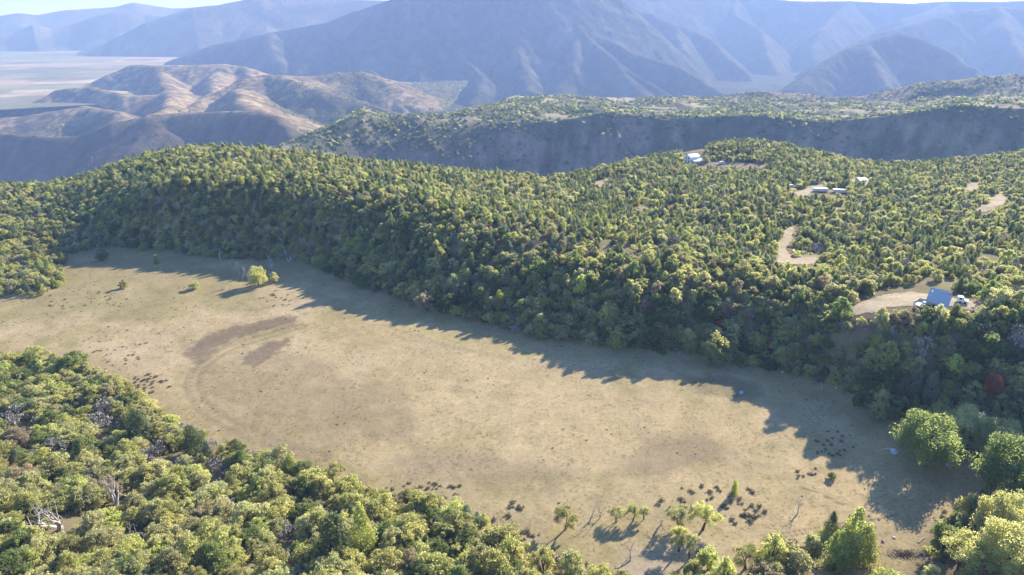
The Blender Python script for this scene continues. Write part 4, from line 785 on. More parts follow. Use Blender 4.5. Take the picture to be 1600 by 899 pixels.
# thinner scrub patches on the bank and the lit crest
dens = np.where((r < 260) & (by < 560) & (bx > 750) & (fbm(x, y, 14, 3, 131) > .42), .5, dens)
u = rng.random(len(x)); keep = u < dens
x, y, z, r, bx, by, plateau, knoll = [v[keep] for v in (x, y, z, r, bx, by, plateau, knoll)]
for s_ in SP:
    if s_[4] in ('snag', 'grey_shrub', 'bare') and s_[1] > 480:
        a, b = proj(np.stack([x, y, z + 3.0], -1))[:2]; keep = ~((np.abs(a - s_[0]) < s_[2] * .55) & (b > s_[1] - s_[3] * .7) & (b < s_[1] + 5)); x, y, z, r, bx, by, plateau, knoll = [v[keep] for v in (x, y, z, r, bx, by, plateau, knoll)]
d2 = ((x[:, None] - SPX[None, :, 0]) ** 2 + (y[:, None] - SPX[None, :, 1]) ** 2); keep = ~(d2 < (SPR[None] * .8 + 1.2) ** 2).any(1)
x, y, z, r, bx, by, plateau, knoll = [v[keep] for v in (x, y, z, r, bx, by, plateau, knoll)]
n = len(x); pat = fbm(x, y, 24, 3, 141) * 1.3; pj = .035 + .36 * plateau * (1 + .5 * fbm(x, y, 40, 3, 142)) + .12 * knoll; dr = sstep(1, 0, np.hypot((bx - 930) / 90, (by - 320) / 60)); pj = pj + .3 * dr
pj = np.where((by > 560) & (bx > 1400), .10, pj)
isj = rng.random(n) < pj; isg = (rng.random(n) < np.where(fbm(x, y, 22, 3, 144) > .2, .13, .03)) & ~isj; fg = (by > 520) & (r < 210) & (bx < 1250)
bank = ~fg & (plateau < .5) & (knoll < .5)
def weights(i):
    if fg[i]: w = dict(olive=.54, greygreen=.26, dark=.11, yellowgreen=.07, brown=.02)
    elif bank[i]: w = dict(olive=.40, greygreen=.20, dark=.22, yellowgreen=.08, brown=.10)
    else: w = dict(olive=.48, greygreen=.24, dark=.14, yellowgreen=.11, brown=.03)
    if pat[i] > .2: w['greygreen'] *= 3; w['brown'] *= 2
    if pat[i] < -.3: w['yellowgreen'] *= 2; w['dark'] *= 1.5
    return w
for i in range(n):
    if isj[i]:
        kd = 'juniper'; c = random.choices(['dark', 'blue', 'yellow'], [.5, .3, .2])[0]; s = random.uniform(.62, 1.12) * (.82 if plateau[i] > .5 else 1.0); sz = s * random.uniform(.85, 1.15); nv = 4
    elif isg[i]: kd = 'grey_shrub'; c = 'grey'; s = random.uniform(.9, 1.5); sz = s; nv = 3
    else:
        kd = 'oak'; w_ = weights(i); c = random.choices(list(w_), list(w_.values()))[0]; s = min(1.35, max(.45, random.lognormvariate(-.16, .27))) ; s = s * (.70 if plateau[i] > .5 or knoll[i] > .5 else 1.04 if fg[i] else .90); sz = s * random.uniform(.80, 1.10); nv = 5
        if c == 'dark': sz *= 1.08
        if bank[i] and z[i] > 11 and random.random() < .16: s *= 1.15; sz *= 1.45
    ALLT.append(dict(p=np.array([x[i], y[i], z[i]]), kind=kd, col=c, var=random.randrange(nv), sx=s, sy=s * random.uniform(.68, 1.35), sz=sz, rot=random.uniform(0, 6.28), special=False, zone='fg' if fg[i] else 'bank' if bank[i] else 'knoll' if knoll[i] > .5 else 'plateau'))
print('trees', len(ALLT))

# ---------------------------------------------------------------- single trees with their own words
LM = [(90, 800, 'the large white dead oak'), (182, 778, 'the smaller pale dead oak'), (222, 670, 'the left rim dark juniper'), (306, 690, 'the second dark rim juniper'), (165, 640, 'the lilac grey leafless shrubs'), (120, 560, 'the low dark oak on the left rim'), (30, 690, 'the pinkish bush'),
      (522, 745, 'the umbrella shaped oak'), (568, 835, 'the pointed half dead juniper'), (525, 850, 'the broad dark juniper'), (445, 870, 'the whitish twiggy shrub'), (430, 720, 'the lower left meadow rim'), (320, 835, 'the pale gap in the wood'), (20, 880, 'the lower left corner'), (250, 770, 'the lower left wood centre'), (380, 790, 'the slope under the meadow rim'), (700, 850, 'the dark hollow in the bottom wood'), (780, 810, 'the left meadow foot scrub'), (883, 810, 'the leftmost leafy foot oak'), (1010, 880, 'the pale bare ground at the bottom'), (1150, 880, 'the bright bush at the bottom edge'), (1325, 850, 'the bottom conifer clump'),
      (1400, 870, 'the brush pile'), (1445, 690, 'the very big round green oak'), (1575, 750, 'the large dark green edge oak'), (1520, 870, 'the wide lower right oak'), (1547, 605, 'the red orange oak'), (1437, 600, 'the pair of bluish junipers'), (1372, 635, 'the shaded corner oak'), (1460, 460, 'the blue roofed cabin'), (1350, 482, 'the tan cabin yard'), (1530, 476, 'the rubbly yard'), (1230, 385, 'the curving dirt track'), (1120, 545, 'the bright green shaded bush'), (1125, 508, 'the small orange oak on the bank'), (908, 445, 'the yellow topped oak on the bank'), (781, 470, 'the pointed juniper low on the bank'), (666, 470, 'the brownish oak at the bank foot'), (1000, 520, 'the middle foot of the bank'), (1250, 540, 'the right part of the bank'), (1060, 375, 'the grey shrubs on the bank crest'), (404, 430, 'the round sunlit oak'), (445, 400, 'the pale snags'), (20, 440, 'the left clump'), (75, 400, 'the top of the left clump'), (200, 370, 'the dark foot of the knoll'),
      (330, 370, 'the shaded meadow head'), (250, 320, 'the dark face of the knoll'), (560, 420, 'the bank end by the snags'), (600, 313, 'the short reddish track'), (1082, 243, 'the white gabled house'), (1290, 300, 'the long white trailers'), (1345, 283, 'the cream roofed hut'), (1540, 315, 'the sandy bend'), (1515, 293, 'the small sandy gap'), (1480, 380, 'the middle of the right plateau'), (1590, 400, 'the right edge of the plateau'), (1350, 400, 'the woods right of the dirt track'), (930, 310, 'the shady fold in the plateau'), (1150, 330, 'the middle of the plateau')]
LMX = np.array([(a, b) for a, b, _ in LM], float)
ART = {'olive': 'olive green', 'greygreen': 'pale grey green', 'dark': 'dark green', 'yellowgreen': 'yellow green', 'brown': 'brownish', 'orange': 'rusty orange', 'blue': 'bluish green', 'yellow': 'bright green', 'grey': 'ash grey leafless'}
for t in ALLT:
    zc = HREF[t['kind']][1] * t['sz'] * .6; cx, cy, d = proj(t['p'] + np.array([0, 0, zc])); t['px'], t['py'] = float(cx), float(cy); t['app'] = HREF[t['kind']][0] * t['sx'] / float(d)
    t['seen'] = 4 < cx < 1596 and cy < 893
GRP = {'fg': 'oaks of the near wood', 'bank': 'oaks on the long shaded bank and around the meadow', 'knoll': 'oaks on the knoll', 'plateau': 'oaks on the plateau'}
def auto_label(t):
    dx = t['px'] - LMX[:, 0]; dy = (t['py'] - LMX[:, 1]) * 1.25; D = np.hypot(dx, dy); k = int(D.argmin()); a = dx[k], dy[k]
    if abs(a[0]) > abs(a[1]) * 1.0: rel = 'left of' if a[0] < 0 else 'right of'
    else: rel = 'behind' if a[1] < 0 else 'in front of'
    q = 'just ' if D[k] < 26 else '' if D[k] < 55 else 'well '
    size = t['sx'] * (1 if t['kind'] != 'grey_shrub' else .7); sw = 'small ' if size < .74 else 'large ' if size > .98 else ''
    noun = {'oak': 'oak', 'juniper': 'juniper', 'grey_shrub': 'shrub'}[t['kind']]
    return '%s%s %s %s%s %s' % (sw, ART[t['col']], noun, q, rel, LM[k][2])
indiv = [t for t in ALLT if t['special']]
for kd in ('oak', 'juniper', 'grey_shrub'):
    sp_n = sum(1 for t in indiv if t['kind'] == kd or (kd == 'oak' and t['kind'] == 'open_oak')); c = sorted([t for t in ALLT if not t['special'] and t['kind'] == kd and t['seen']], key=lambda t: -t['app'])[:298 - sp_n]
    for t in c: t['label'] = auto_label(t)
    by_l = {}
    for t in c: by_l.setdefault(t['label'], []).append(t)
    for l, ts in by_l.items():
        if len(ts) == 1: continue
        xs_ = [t['px'] for t in ts]; ys_ = [t['py'] for t in ts]; hor = (max(xs_) - min(xs_)) >= (max(ys_) - min(ys_)); ts.sort(key=lambda t: t['px'] if hor else t['py'])
        if len(ts) > 4: continue
        W = {2: ['left one', 'right one'] if hor else ['upper one', 'lower one'], 3: ['leftmost', 'middle one', 'rightmost'] if hor else ['topmost', 'middle one', 'lowest'],
             4: ['leftmost', 'second from left', 'third from left', 'rightmost'] if hor else ['topmost', 'second from top', 'third from top', 'lowest']}[len(ts)]
        for t, w_ in zip(ts, W): t['label'] = l + ', ' + w_
    for t in c:
        while len(t['label'].split()) > 16:
            for w_ in ('large ', 'small ', 'well ', 'just ', 'pale ', ' green', 'the ', 'one'):
                if w_ in t['label']: t['label'] = t['label'].replace(w_, '', 1) if w_ != ' green' else t['label'].replace(' green', '', 1); break
            else: break
        t['cat'] = {'oak': 'oak', 'juniper': 'juniper', 'grey_shrub': 'shrub'}[kd]; t['single'] = True
        if kd == 'oak': t['group'] = GRP[t['zone']]
        elif kd == 'juniper': t['group'] = 'junipers scattered through the woods'
        else: t['group'] = 'leafless grey shrubs in the woods'
    indiv += c
NAME = {'oak': 'scrub_oak', 'round_oak': 'scrub_oak', 'open_oak': 'open_crowned_oak', 'juniper': 'juniper', 'bare': 'bare_tree', 'snag': 'dead_tree', 'grey_shrub': 'leafless_shrub'}
for t in indiv:
    k = KINDS[t['kind']][t['col']][t['var'] % len(KINDS[t['kind']][t['col']])]; nm = NAME[t['kind']]
    if k.crown:
        e = bpy.data.objects.new(nm, None); COL.objects.link(e); e.location = t['p']; e.rotation_euler = (0 if t['special'] else random.gauss(0, .1), 0 if t['special'] else random.gauss(0, .1), t['rot']); e.scale = (t['sx'], t.get('sy', t['sx']), t['sz']); link('trunk', k.trunk, e); link('crown', k.crown, e)
    else:
        e = link(nm, k.trunk, None, tuple(t['p']), t['rot']); e.scale = (t['sx'], t.get('sy', t['sx']), t['sz'])
    tag(e, t['label'], t['cat'], t.get('group'))
def mass(kd, label, cat):
    ts = [t for t in ALLT if not t['special'] and t['kind'] == kd and not t.get('single')]; ms, ix = [], {}
    for c, ks in KINDS[kd].items():
        for v, k in enumerate(ks): ix[(c, v)] = len(ms); ms.append(k.whole)
    scatter({'oak': 'oak_woods', 'juniper': 'juniper_woods', 'grey_shrub': 'leafless_shrubs'}[kd], ms, [t['p'] for t in ts], [ix[(t['col'], t['var'])] for t in ts], [t['rot'] for t in ts], [(t['sx'], t.get('sy', t['sx']), t['sz']) for t in ts], label, cat)
mass('oak', 'smaller and farther scrub oaks of the bank, knoll and plateau', 'woods'); mass('juniper', 'smaller and farther junipers of the plateau', 'woods'); mass('grey_shrub', 'smaller leafless grey shrubs among the oaks', 'shrubs')

# understory, weeds and grass
def rand_ground(n, x0, x1, y0, y1, rng): xx = rng.uniform(x0, x1, n); yy = rng.uniform(y0, y1, n); zz = height(xx, yy); a, b, d = proj(np.stack([xx, yy, zz], -1)); k = (a > -150) & (a < 1750) & (b < 1050) & (d > 5); return xx[k], yy[k], zz[k], a[k], b[k]
rng = np.random.default_rng(21)
xx, yy, zz, a, b = rand_ground(60000, -420, 460, 62, 620, rng); re = np.interp(np.arctan2(xx, yy), edge_az, edge_r)
k = ~pix_in(a, b, TREELESS_PX) & (np.hypot(xx, yy) < re * 1.15) & ~((poly_sd(xx, yy, MEADOW) < 1) & (b < 560))
for pl in list(CLEAR_PX.values()) + HOUSE_PX: k &= ~pix_in(a, b, pl)
k &= rng.random(len(xx)) < .5
xx, yy, zz = xx[k][:22000], yy[k][:22000], zz[k][:22000]; m_ = len(xx); s = rng.uniform(.5, 1.25, m_)
scatter('low_brush', LOWB, np.stack([xx, yy, zz], -1), rng.choice(6, m_, p=[.3, .25, .17, .1, .1, .08]), rng.uniform(0, 6.28, m_), np.stack([s, s, s * rng.uniform(.6, 1.1, m_)], -1), 'low brush and weeds filling the gaps between the trees', 'brush')
# dark sage tussocks on the meadow, seen one by one
CL = [(232, 602, 34, 17, 30, 'on the left rim', 1.1), (660, 768, 70, 16, 34, 'right of the umbrella shaped oak', 1.0), (790, 800, 26, 22, 8, 'by the left meadow foot scrub', 1.3), (1110, 785, 85, 28, 50, 'above the meadow foot oaks', 1.2), (1170, 808, 34, 18, 12, 'right of the meadow foot oaks', 1.4), (1300, 695, 36, 22, 22, 'by the lower right shade', 1.0), (1262, 742, 20, 12, 8, 'left of the tiny round green bush', .9),
      (180, 545, 60, 36, 34, 'behind the near left wood', .8), (430, 470, 30, 12, 14, 'in front of the round sunlit oak', 1.0), (130, 470, 70, 16, 30, 'beside the left clump', .9), (1500, 812, 50, 14, 22, 'by the large right edge oak', 1.0), (480, 735, 10, 8, 4, 'left of the umbrella shaped oak', 1.2), (820, 838, 24, 10, 8, 'left of the leftmost leafy meadow foot oak', 1.0)]
cnt = 0; proto_s = {}
for (cx, cy, rx, ry, nn, where, sc) in CL:
    for q in range(nn):
        a_ = rng.uniform(0, 6.28); rr_ = math.sqrt(rng.random()); g = on_ground(cx + math.cos(a_) * rr_ * rx, cy + math.sin(a_) * rr_ * ry); v = int(rng.integers(0, 4)); s = sc * rng.uniform(.34, .8)
        o = link('sagebrush', SAGE[v], None, tuple(g), rng.uniform(0, 6.28)); o.scale = (s * 1.15, s * 1.15, s); dx_, dy_ = math.cos(a_) * rr_, math.sin(a_) * rr_; pos = ('upper ' if dy_ < -.3 else 'lower ' if dy_ > .3 else '') + ('left' if dx_ < -.35 else 'right' if dx_ > .35 else 'middle'); tag(o, '%sdark sagebrush, %s of the patch %s' % ('tiny ' if s < sc * .46 else 'large ' if s > sc * .66 else '', pos, where), 'sagebrush', 'sagebrush clumps ' + where); cnt += 1
xx, yy, zz, a, b = rand_ground(26000, -240, 130, 85, 300, rng); dn = .05 + .55 * sstep(.0, .5, fbm(xx, yy, 14, 3, 151)) * sstep(185, 225, yy) * sstep(-40, -90, xx) + .16 * sstep(.15, .5, fbm(xx, yy, 10, 3, 152)) + .2 * sstep(.1, .3, fbm(xx, yy, 12, 2, 153)) * (poly_sd(xx, yy, MEADOW) > -10)
k = pix_in(a, b, TREELESS_PX) & (rng.random(len(xx)) < dn * .3); xx, yy, zz = xx[k], yy[k], zz[k]; m_ = len(xx); s = rng.uniform(.15, .42, m_)
scatter('dark_weeds', SAGE, np.stack([xx, yy, zz], -1), rng.integers(0, 4, m_), rng.uniform(0, 6.28, m_), np.stack([s * 1.3, s * 1.3, s * .8], -1), 'small dark weeds dotted over the dry meadow', 'weeds')
xx, yy, zz, a, b = rand_ground(150000, -240, 130, 85, 300, rng); k = pix_in(a, b, TREELESS_PX) & (rng.random(len(xx)) < .25 + .5 * fbm(xx, yy, 6, 3, 154)); xx, yy, zz = xx[k], yy[k], zz[k]; m_ = len(xx); s = rng.uniform(.5, 1.2, m_)
scatter('dry_grass', TUFT, np.stack([xx, yy, zz], -1), rng.choice(4, m_, p=[.5, .38, .07, .05]), rng.uniform(0, 6.28, m_), np.stack([s, s, s * .8], -1), 'short dry tan grass covering the meadow', 'grass')
# woods beyond the canyon
P = np.concatenate(FAR_TREES); m_ = len(P); s = rng.uniform(.45, 1.05, m_)
scatter('far_woods', FARB, P - np.array([0, 0, .6]), rng.integers(0, 4, m_), rng.uniform(0, 6.28, m_), np.stack([s, s, s * rng.uniform(.8, 1.2, m_)], -1), 'distant trees dotting the mesa and hills beyond the canyon', 'woods')
#MARK_THINGS
# ================================================================== BUILDINGS AND SMALL THINGS
def empty(name, loc, rz, label, cat, group=None):
    e = bpy.data.objects.new(name, None); COL.objects.link(e); e.location = loc; e.rotation_euler = (0, 0, rz); return tag(e, label, cat, group)
# cabin with the blue metal roof. local x runs along the eaves, local -y is the downhill side facing the meadow
g = on_ground(1466, 477); zb = g[2] + .1
zb = float(height(117.6, 179.2)) + .1
h = empty('cabin', (117.3, 178.3, zb), math.radians(-40), 'cabin with a shaded blue metal shed roof and a cream deck above the bank', 'cabin')
h.scale = (.82, .82, .80); W, D = 6.0, 5.4; lo = 3.0; hi = 6.3
def panel(name, m, par, *boxes):
    b = MB()
    for bx in boxes: b.box(*bx[:6], top=bx[6] if len(bx) > 6 else None)
    return b.obj(name, m, par)
panel('wall', 'wall_tan', h, (-.1, W, 0, .18, -3.5, lo - .12)); panel('wall', 'wall_tan', h, (0, W, D - .18, D, -3, hi - .3))
panel('wall', 'wall_tan', h, (-.1, .08, .18, D - .18, -3, lo - .05, (0, 0, hi - lo - .35, hi - lo - .35))); panel('wall', 'wall_tan', h, (W - .18, W, .18, D - .18, -3, lo - .05, (0, 0, hi - lo - .35, hi - lo - .35)))
rf = MB().slab([(-.35, -.25, lo), (W * .52, -.25, lo), (W * .52, D + .3, hi + .15), (-.35, D + .3, hi + .15)], .14).obj('roof', 'roof_metal', h)
rf2 = MB().slab([(W * .52 + .01, -1.5, lo - .9), (W + .6, -1.5, lo - .9), (W + .6, D - 1.0, hi - .65), (W * .52 + .01, D - 1.0, hi - .65)], .14).obj('roof', 'roof_metal', h)
rf3 = MB().slab([(W * .52 + .01, D - .98, hi - .6), (W * .9, D - .98, hi - .6), (W * .9, D + .3, hi + .13), (W * .52 + .01, D + .3, hi + .13)], .14).obj('roof', 'roof_metal', h)
def seams(par, x0, x1, y0, z0, y1, z1, step=.45):
    x = x0
    me = None
    while x < x1:
        if me is None: me = MB().slab([(-.02, y0, z0 + .04), (.02, y0, z0 + .04), (.02, y1, z1 + .04), (-.02, y1, z1 + .04)], .05).mesh('seam', 'roof_metal')
        link('seam', me, par, (x, 0, 0)); x += step
seams(rf, -.3, W * .5, -.24, lo, D + .29, hi + .15); seams(rf2, W * .56, W + .5, -1.49, lo - .9, D - 1.01, hi - .65)
v = MB(); v.tube((.55, 3.9, 5.0), (.55, 3.9, 6.05), .2, .2, 8); v.obj('roof_vent', 'white_paint', h); MB().tube((.5, 2.2, 4.2), (.5, 2.2, 5.0), .13, .13, 8).obj('roof_vent', 'white_paint', h)
for x0, z0, x1, z1 in ((2.0, .9, 2.9, 2.3), (4.4, -.1, 5.6, 1.2), (.5, .9, 1.2, 1.9)):
    w_ = MB().box(x0 - .06, x1 + .06, -.06, .0, z0 - .06, z1 + .06).obj('window', 'brown_wood', h); MB().box(x0, x1, -.10, -.062, z0, z1).obj('pane', 'dark_glass', w_)
for px_ in (W * .56, W + .45): MB().box(px_ - .08, px_ + .08, -1.4, -1.24, -2.5, lo - 1.0).obj('post', 'brown_wood', h)
dk = MB().add([(-3.9, 1.2, .4), (-1.2, -.6, .4), (-.12, -.3, .4), (-.12, D - .2, .4), (-3.0, D + .5, .4), (-3.9, 1.2, .75), (-1.2, -.6, .75), (-.12, -.3, .75), (-.12, D - .2, .75), (-3.0, D + .5, .75)], [(4, 3, 2, 1, 0), (5, 6, 7, 8, 9), (0, 1, 6, 5), (1, 2, 7, 6), (2, 3, 8, 7), (3, 4, 9, 8), (4, 0, 5, 9)]).obj('deck', 'deck_cream', h)
MB().slab([(-3.9, 1.2, 1.75), (-3.72, 1.2, 1.75), (-2.82, D + .5, 1.75), (-3.0, D + .5, 1.75)], 1.0).obj('parapet', 'deck_cream', h)
MB().box(-2.98, -.14, D + .3, D + .5, .75, 1.75).obj('parapet', 'deck_cream', h)
MB().box(-1.5, -.14, D - 1.6, D + .28, .76, 1.2).obj('bench', 'white_paint', h)
for x_, y_ in ((-3.6, 1.3), (-1.3, -.4), (-.4, -.2)): MB().box(x_ - .1, x_ + .1, y_ - .1, y_ + .1, -3.0, .4).obj('post', 'brown_wood', h)
# white gabled house on the far knoll
g = height(122.0, 467.0) + .2
h = empty('white_house', (119.5, 464.5, float(g)), math.radians(-60), 'white two storey gabled house with side porch roofs on the far knoll', 'house')
panel('wall', 'white_paint', h, (-2.8, 2.8, 0, 8, -2.5, 4.8))
MB().add([(-2.8, 0, 4.8), (2.8, 0, 4.8), (0, 0, 6.2), (-2.8, .2, 4.8), (2.8, .2, 4.8), (0, .2, 6.2)], [(0, 1, 2), (5, 4, 3), (0, 3, 4, 1), (1, 4, 5, 2), (2, 5, 3, 0)]).obj('gable', 'white_paint', h)
MB().slab([(0, -.4, 6.45), (0, 8.4, 6.45), (-3.2, 8.4, 4.85), (-3.2, -.4, 4.85)], .15).obj('roof', 'roof_white', h); MB().slab([(0.01, -.4, 6.45), (3.2, -.4, 4.85), (3.2, 8.4, 4.85), (0.01, 8.4, 6.45)], .15).obj('roof', 'roof_white', h)
MB().slab([(2.85, .6, 3.3), (6.6, .6, 2.5), (6.6, 9.4, 2.5), (2.85, 9.4, 3.3)], .15).obj('porch_roof', 'roof_white', h); MB().slab([(-2.85, 1, 3.3), (-2.85, 8.4, 3.3), (-5.6, 8.4, 2.6), (-5.6, 1, 2.6)], .15).obj('porch_roof', 'roof_white', h)
for x_, y_ in ((6.4, .8), (6.4, 4.8), (6.4, 9.2), (-5.4, 1.2), (-5.4, 8.2)): MB().box(x_ - .1, x_ + .1, y_ - .1, y_ + .1, -2.5, 2.4).obj('post', 'white_paint', h)
panel('porch_deck', 'brown_wood', h, (2.85, 6.6, .5, 9.4, -2.5, .0))
for x0, z0, x1, z1 in ((-1.9, .8, -.9, 2.2), (.9, .8, 1.9, 2.2), (-1.7, 3.1, -.8, 4.3), (.8, 3.1, 1.7, 4.3), (-.7, -2.1, .7, -.5)):
    w_ = MB().box(x0 - .1, x1 + .1, -.08, .0, z0 - .1, z1 + .1).obj('window', 'white_paint', h); MB().box(x0, x1, -.13, -.085, z0, z1).obj('pane', 'dark_glass', w_)
def at_pix(px, py): g = on_ground(px, py); return g
def trailer(px, py, L, rz, label):
    g = at_pix(px, py); t = empty('trailer', tuple(g), rz, label, 'trailer', 'long white trailers on the plateau')
    panel('body', 'deck_cream', t, (-L / 2, L / 2, -1.2, 1.2, .5, 2.0)); MB().slab([(-L / 2 - .15, -1.35, 2.1), (L / 2 + .15, -1.35, 2.1), (L / 2 + .15, 1.35, 2.15), (-L / 2 - .15, 1.35, 2.15)], .12).obj('roof', 'roof_white', t)
    MB().box(L * .1, L * .1 + .75, -1.27, -1.22, .5, 1.9).obj('door', 'white_paint', t); panel('skirt', 'brown_wood', t, (-L / 2 + .2, L / 2 - .2, -1.05, 1.05, -.4, .5))
trailer(1281, 300, 7.6, -.12, 'long white trailer at the front of the pale lot, left one of two'); trailer(1311, 302, 6.6, -.28, 'long white trailer partly behind a tree, right one of two')
def van(name, px, py, rz, label, cat, L=4.6):
    g = at_pix(px, py); t = empty(name, tuple(g), rz, label, cat)
    MB().add([(-L / 2, -.85, .35), (L / 2, -.85, .35), (L / 2, .85, .35), (-L / 2, .85, .35), (-L / 2, -.85, 1.1), (L / 2, -.85, 1.0), (L / 2, .85, 1.0), (-L / 2, .85, 1.1), (-L / 2 + .1, -.75, 1.9), (L / 2 - 1.4, -.75, 1.9), (L / 2 - 1.4, .75, 1.9), (-L / 2 + .1, .75, 1.9), (L / 2 - .9, -.83, 1.1), (L / 2 - .9, .83, 1.1)],
             [(3, 2, 1, 0), (0, 1, 5, 12, 4), (2, 3, 7, 13, 6), (3, 0, 4, 7), (1, 2, 6, 5), (4, 12, 9, 8), (13, 7, 11, 10), (7, 4, 8, 11), (8, 9, 10, 11), (12, 13, 10, 9), (5, 6, 13, 12)]).obj('body', 'white_paint', t)
    for x in (-L / 2 + .8, L / 2 - .8):
        for y in (-.8, .8): MB().tube((x, y - .1, .33), (x, y + .1, .33), .33, .33, 10).obj('wheel', 'dark_glass', t)
    MB().box(-L / 2 + .5, L / 2 - 1.7, -.86, -.82, 1.2, 1.7).obj('window', 'dark_glass', t)
van('parked_van', 1128, 257, .5, 'white van parked alone on the shady track right of the gabled house', 'van'); van('parked_car', 1237, 294, .1, 'small white vehicle parked left of the pale trailer lot', 'car', 3.9)
van('parked_truck', 1503, 474, -.5, 'pale vehicle parked right of the blue roofed cabin', 'vehicle', 2.8)
g = at_pix(1344, 286); t = empty('hut', tuple(g), .35, 'small cream roofed hut deep among the plateau trees', 'hut'); panel('wall', 'deck_cream', t, (-2.6, 2.6, -1.8, 1.8, -.3, 2.2))
MB().slab([(-3, -2.2, 2.2), (3, -2.2, 2.2), (3, 0, 3.3), (-3, 0, 3.3)], .12).obj('roof', 'roof_white', t); MB().slab([(-3, .01, 3.3), (3, .01, 3.3), (3, 2.2, 2.2), (-3, 2.2, 2.2)], .12).obj('roof', 'roof_white', t); MB().box(-.5, .4, -1.86, -1.81, -.2, 1.9).obj('door', 'brown_wood', t)
# debris heap beside the very big round oak
g = at_pix(1397, 708); t = empty('debris_heap', tuple(g), .2, 'crumpled pale blue sheeting with a thin rail left of the big round oak', 'debris')
rs = random.Random(5)
def sheet(seed, w, d, h, loc, rz, m='debris_blue'):
    r_ = np.random.default_rng(seed); n_ = 9; X, Y = np.meshgrid(np.linspace(-w / 2, w / 2, n_), np.linspace(-d / 2, d / 2, n_)); Z = h * (1 - (2 * X / w) ** 2 * .6 - (2 * Y / d) ** 2 * .6) * (.55 + .5 * r_.random((n_, n_))) + .05
    X = X + r_.normal(0, w * .03, X.shape); Y = Y + r_.normal(0, d * .03, X.shape); me = np_mesh('sheet', np.stack([X, Y, Z], -1).reshape(-1, 3), grid_faces(n_, n_), m); o = link('sheet', me, t, loc, rz); md = o.modifiers.new('thick', 'SOLIDIFY'); md.thickness = .05; return o
sheet(1, 1.5, 1.2, .8, (.3, .6, 0), .3); sheet(2, 1.6, .6, .5, (-.2, -.3, 0), -.4); sheet(3, .9, .6, .6, (.6, -.2, 0), .9)
MB().tube((-2.1, 1.7, .15), (.3, 1.2, .5), .07, .09, 6).obj('rail', 'white_paint', t); MB().tube((-.6, -.9, .1), (.5, -.2, .35), .10, .09, 6).obj('rail', 'white_paint', t); MB().tube((-.9, -.5, .25), (-.5, -1.0, .1), .09, .09, 6).obj('rail', 'white_paint', t)
def rock(px, py, s, label, m='rock_white', sq=.65, name='rock', cat='rock', seed=None, group=None):
    g = at_pix(px, py); o = link(name, ico_mesh(name, seed or int(px), m, 2, sq, .13), None, (g[0], g[1], g[2] + s * .15), rs.uniform(0, 6)); o.scale = (s, s * rs.uniform(.7, 1), s); return tag(o, label, cat, group)
rock(1481, 728, .75, 'pinkish boulder in shade under the very big round oak', 'pink_tarp')
for px, py, s, lb in [(1223, 583, .5, 'pale stone at the shaded meadow edge, leftmost of the scattered row'), (1241, 585, .35, 'pale stone, left one of a close pair at the shaded meadow edge'), (1245, 585, .35, 'pale stone, right one of a close pair at the shaded meadow edge'), (1270, 586, .35, 'small pale stone right of the close pair at the bank foot'),
                      (1283, 601, .35, 'small pale stone just above its neighbour in the shaded corner'), (1284, 607, .33, 'small pale stone just below its neighbour in the shaded corner'), (1307, 607, .42, 'pale stone alone in the open shade of the meadow corner'), (1321, 603, .36, 'pale stone where the bank trees meet the meadow corner'),
                      (1330, 606, .30, 'small pale stone, second from the right in the shaded corner'), (1335, 609, .30, 'small pale stone, rightmost in the shaded corner'), (1303, 621, .25, 'tiny pale stone lowest in the shaded corner'),
                      (334, 604, .30, 'single white stone on the dry meadow inside the left arc'), (1366, 845, .50, 'pale flat rock above the brush pile'), (1379, 848, .45, 'brown rock right of the pale flat rock'), (1358, 833, .42, 'dark rock beside the bottom conifer clump'), (1397, 842, .36, 'small rock on the rim above the brush pile'),
                      (1520, 482, .55, 'pale boulder in the rubbly yard right of the cabin'), (1536, 479, .40, 'smaller pale boulder in the rubbly yard'), (1545, 484, .45, 'pale boulder at the right end of the rubbly yard'), (1410, 575, .35, 'pale stone in deep shade under the cabin bank')]:
    rock(px, py, s, lb, 'rock_brown' if 'brown' in lb or 'dark' in lb else 'rock_white')
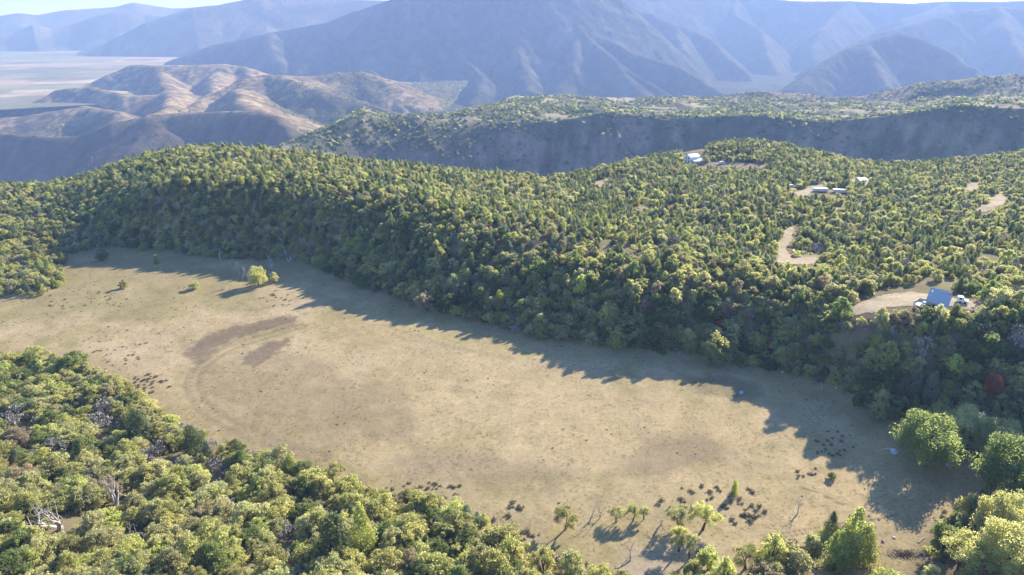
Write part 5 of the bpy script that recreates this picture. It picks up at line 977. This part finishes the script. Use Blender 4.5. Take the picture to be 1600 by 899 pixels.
# blue tub in the dark hollow
g = at_pix(1158, 616); t = empty('tub', (g[0], g[1], g[2] - .02), 0, 'bright pale blue tub in the dark hollow of the shaded meadow', 'tub'); b = MB(); n_ = 14
ring = lambda r_, z_: [(math.cos(2 * math.pi * i / n_) * r_, math.sin(2 * math.pi * i / n_) * r_, z_) for i in range(n_)]
vs = ring(.42, 0) + ring(.55, .6) + ring(.50, .6) + ring(.38, .08); fs = [tuple(range(n_ - 1, -1, -1)), tuple(range(3 * n_, 4 * n_))]
for a0 in (0, 1, 2): fs += [(a0 * n_ + i, a0 * n_ + (i + 1) % n_, (a0 + 1) * n_ + (i + 1) % n_, (a0 + 1) * n_ + i) for i in range(n_)]
b.add(vs, fs).obj('shell', 'tub_blue', t); r2 = MB()
for i in range(n_): r2.tube(ring(.55, .61)[i], ring(.55, .61)[(i + 1) % n_], .03, .03, 4)
r2.obj('rim', 'white_paint', t)
# brush pile at the bottom right
g = at_pix(1414, 868); t = empty('brush_pile', tuple(g), 0, 'low brown pile of dead branches at the bottom right of the meadow', 'brush pile'); b = MB(); r_ = np.random.default_rng(9)
for i in range(170):
    c = Vector((r_.normal(0, 1.6), r_.normal(0, .6), abs(r_.normal(0, .30)))); d = Vector(r_.normal(0, 1, 3)); d.z *= .3; d.normalize(); L = r_.uniform(.5, 1.6); b.tube(c - d * L / 2, c + d * L / 2, .045, .02, 4)
tag(b.obj('branches', 'brush', t), kind='stuff')
for i, (px, py, L, rz, lb) in enumerate([(1440, 845, 2.6, .6, 'pale fallen log on the rim right of the brush pile'), (1060, 868, 2.2, 1.0, 'pale fallen log on the bare ground at the bottom edge'), (432, 455, 2.0, .3, 'pale fallen log in front of the round sunlit oak')]):
    g = at_pix(px, py) if py < 890 else at_z(px, py, 0); b = MB(); b.tube((-L / 2, 0, .12), (L * .1, .05, .14), .13, .11, 7); b.tube((L * .1, .05, .14), (L / 2, -.05, .1), .11, .06, 7); b.tube((0, 0, .15), (.3, .5, .3), .05, .02, 5); tag(b.obj('fallen_log', 'bark_pale', None, tuple(g), rz), lb, 'log')
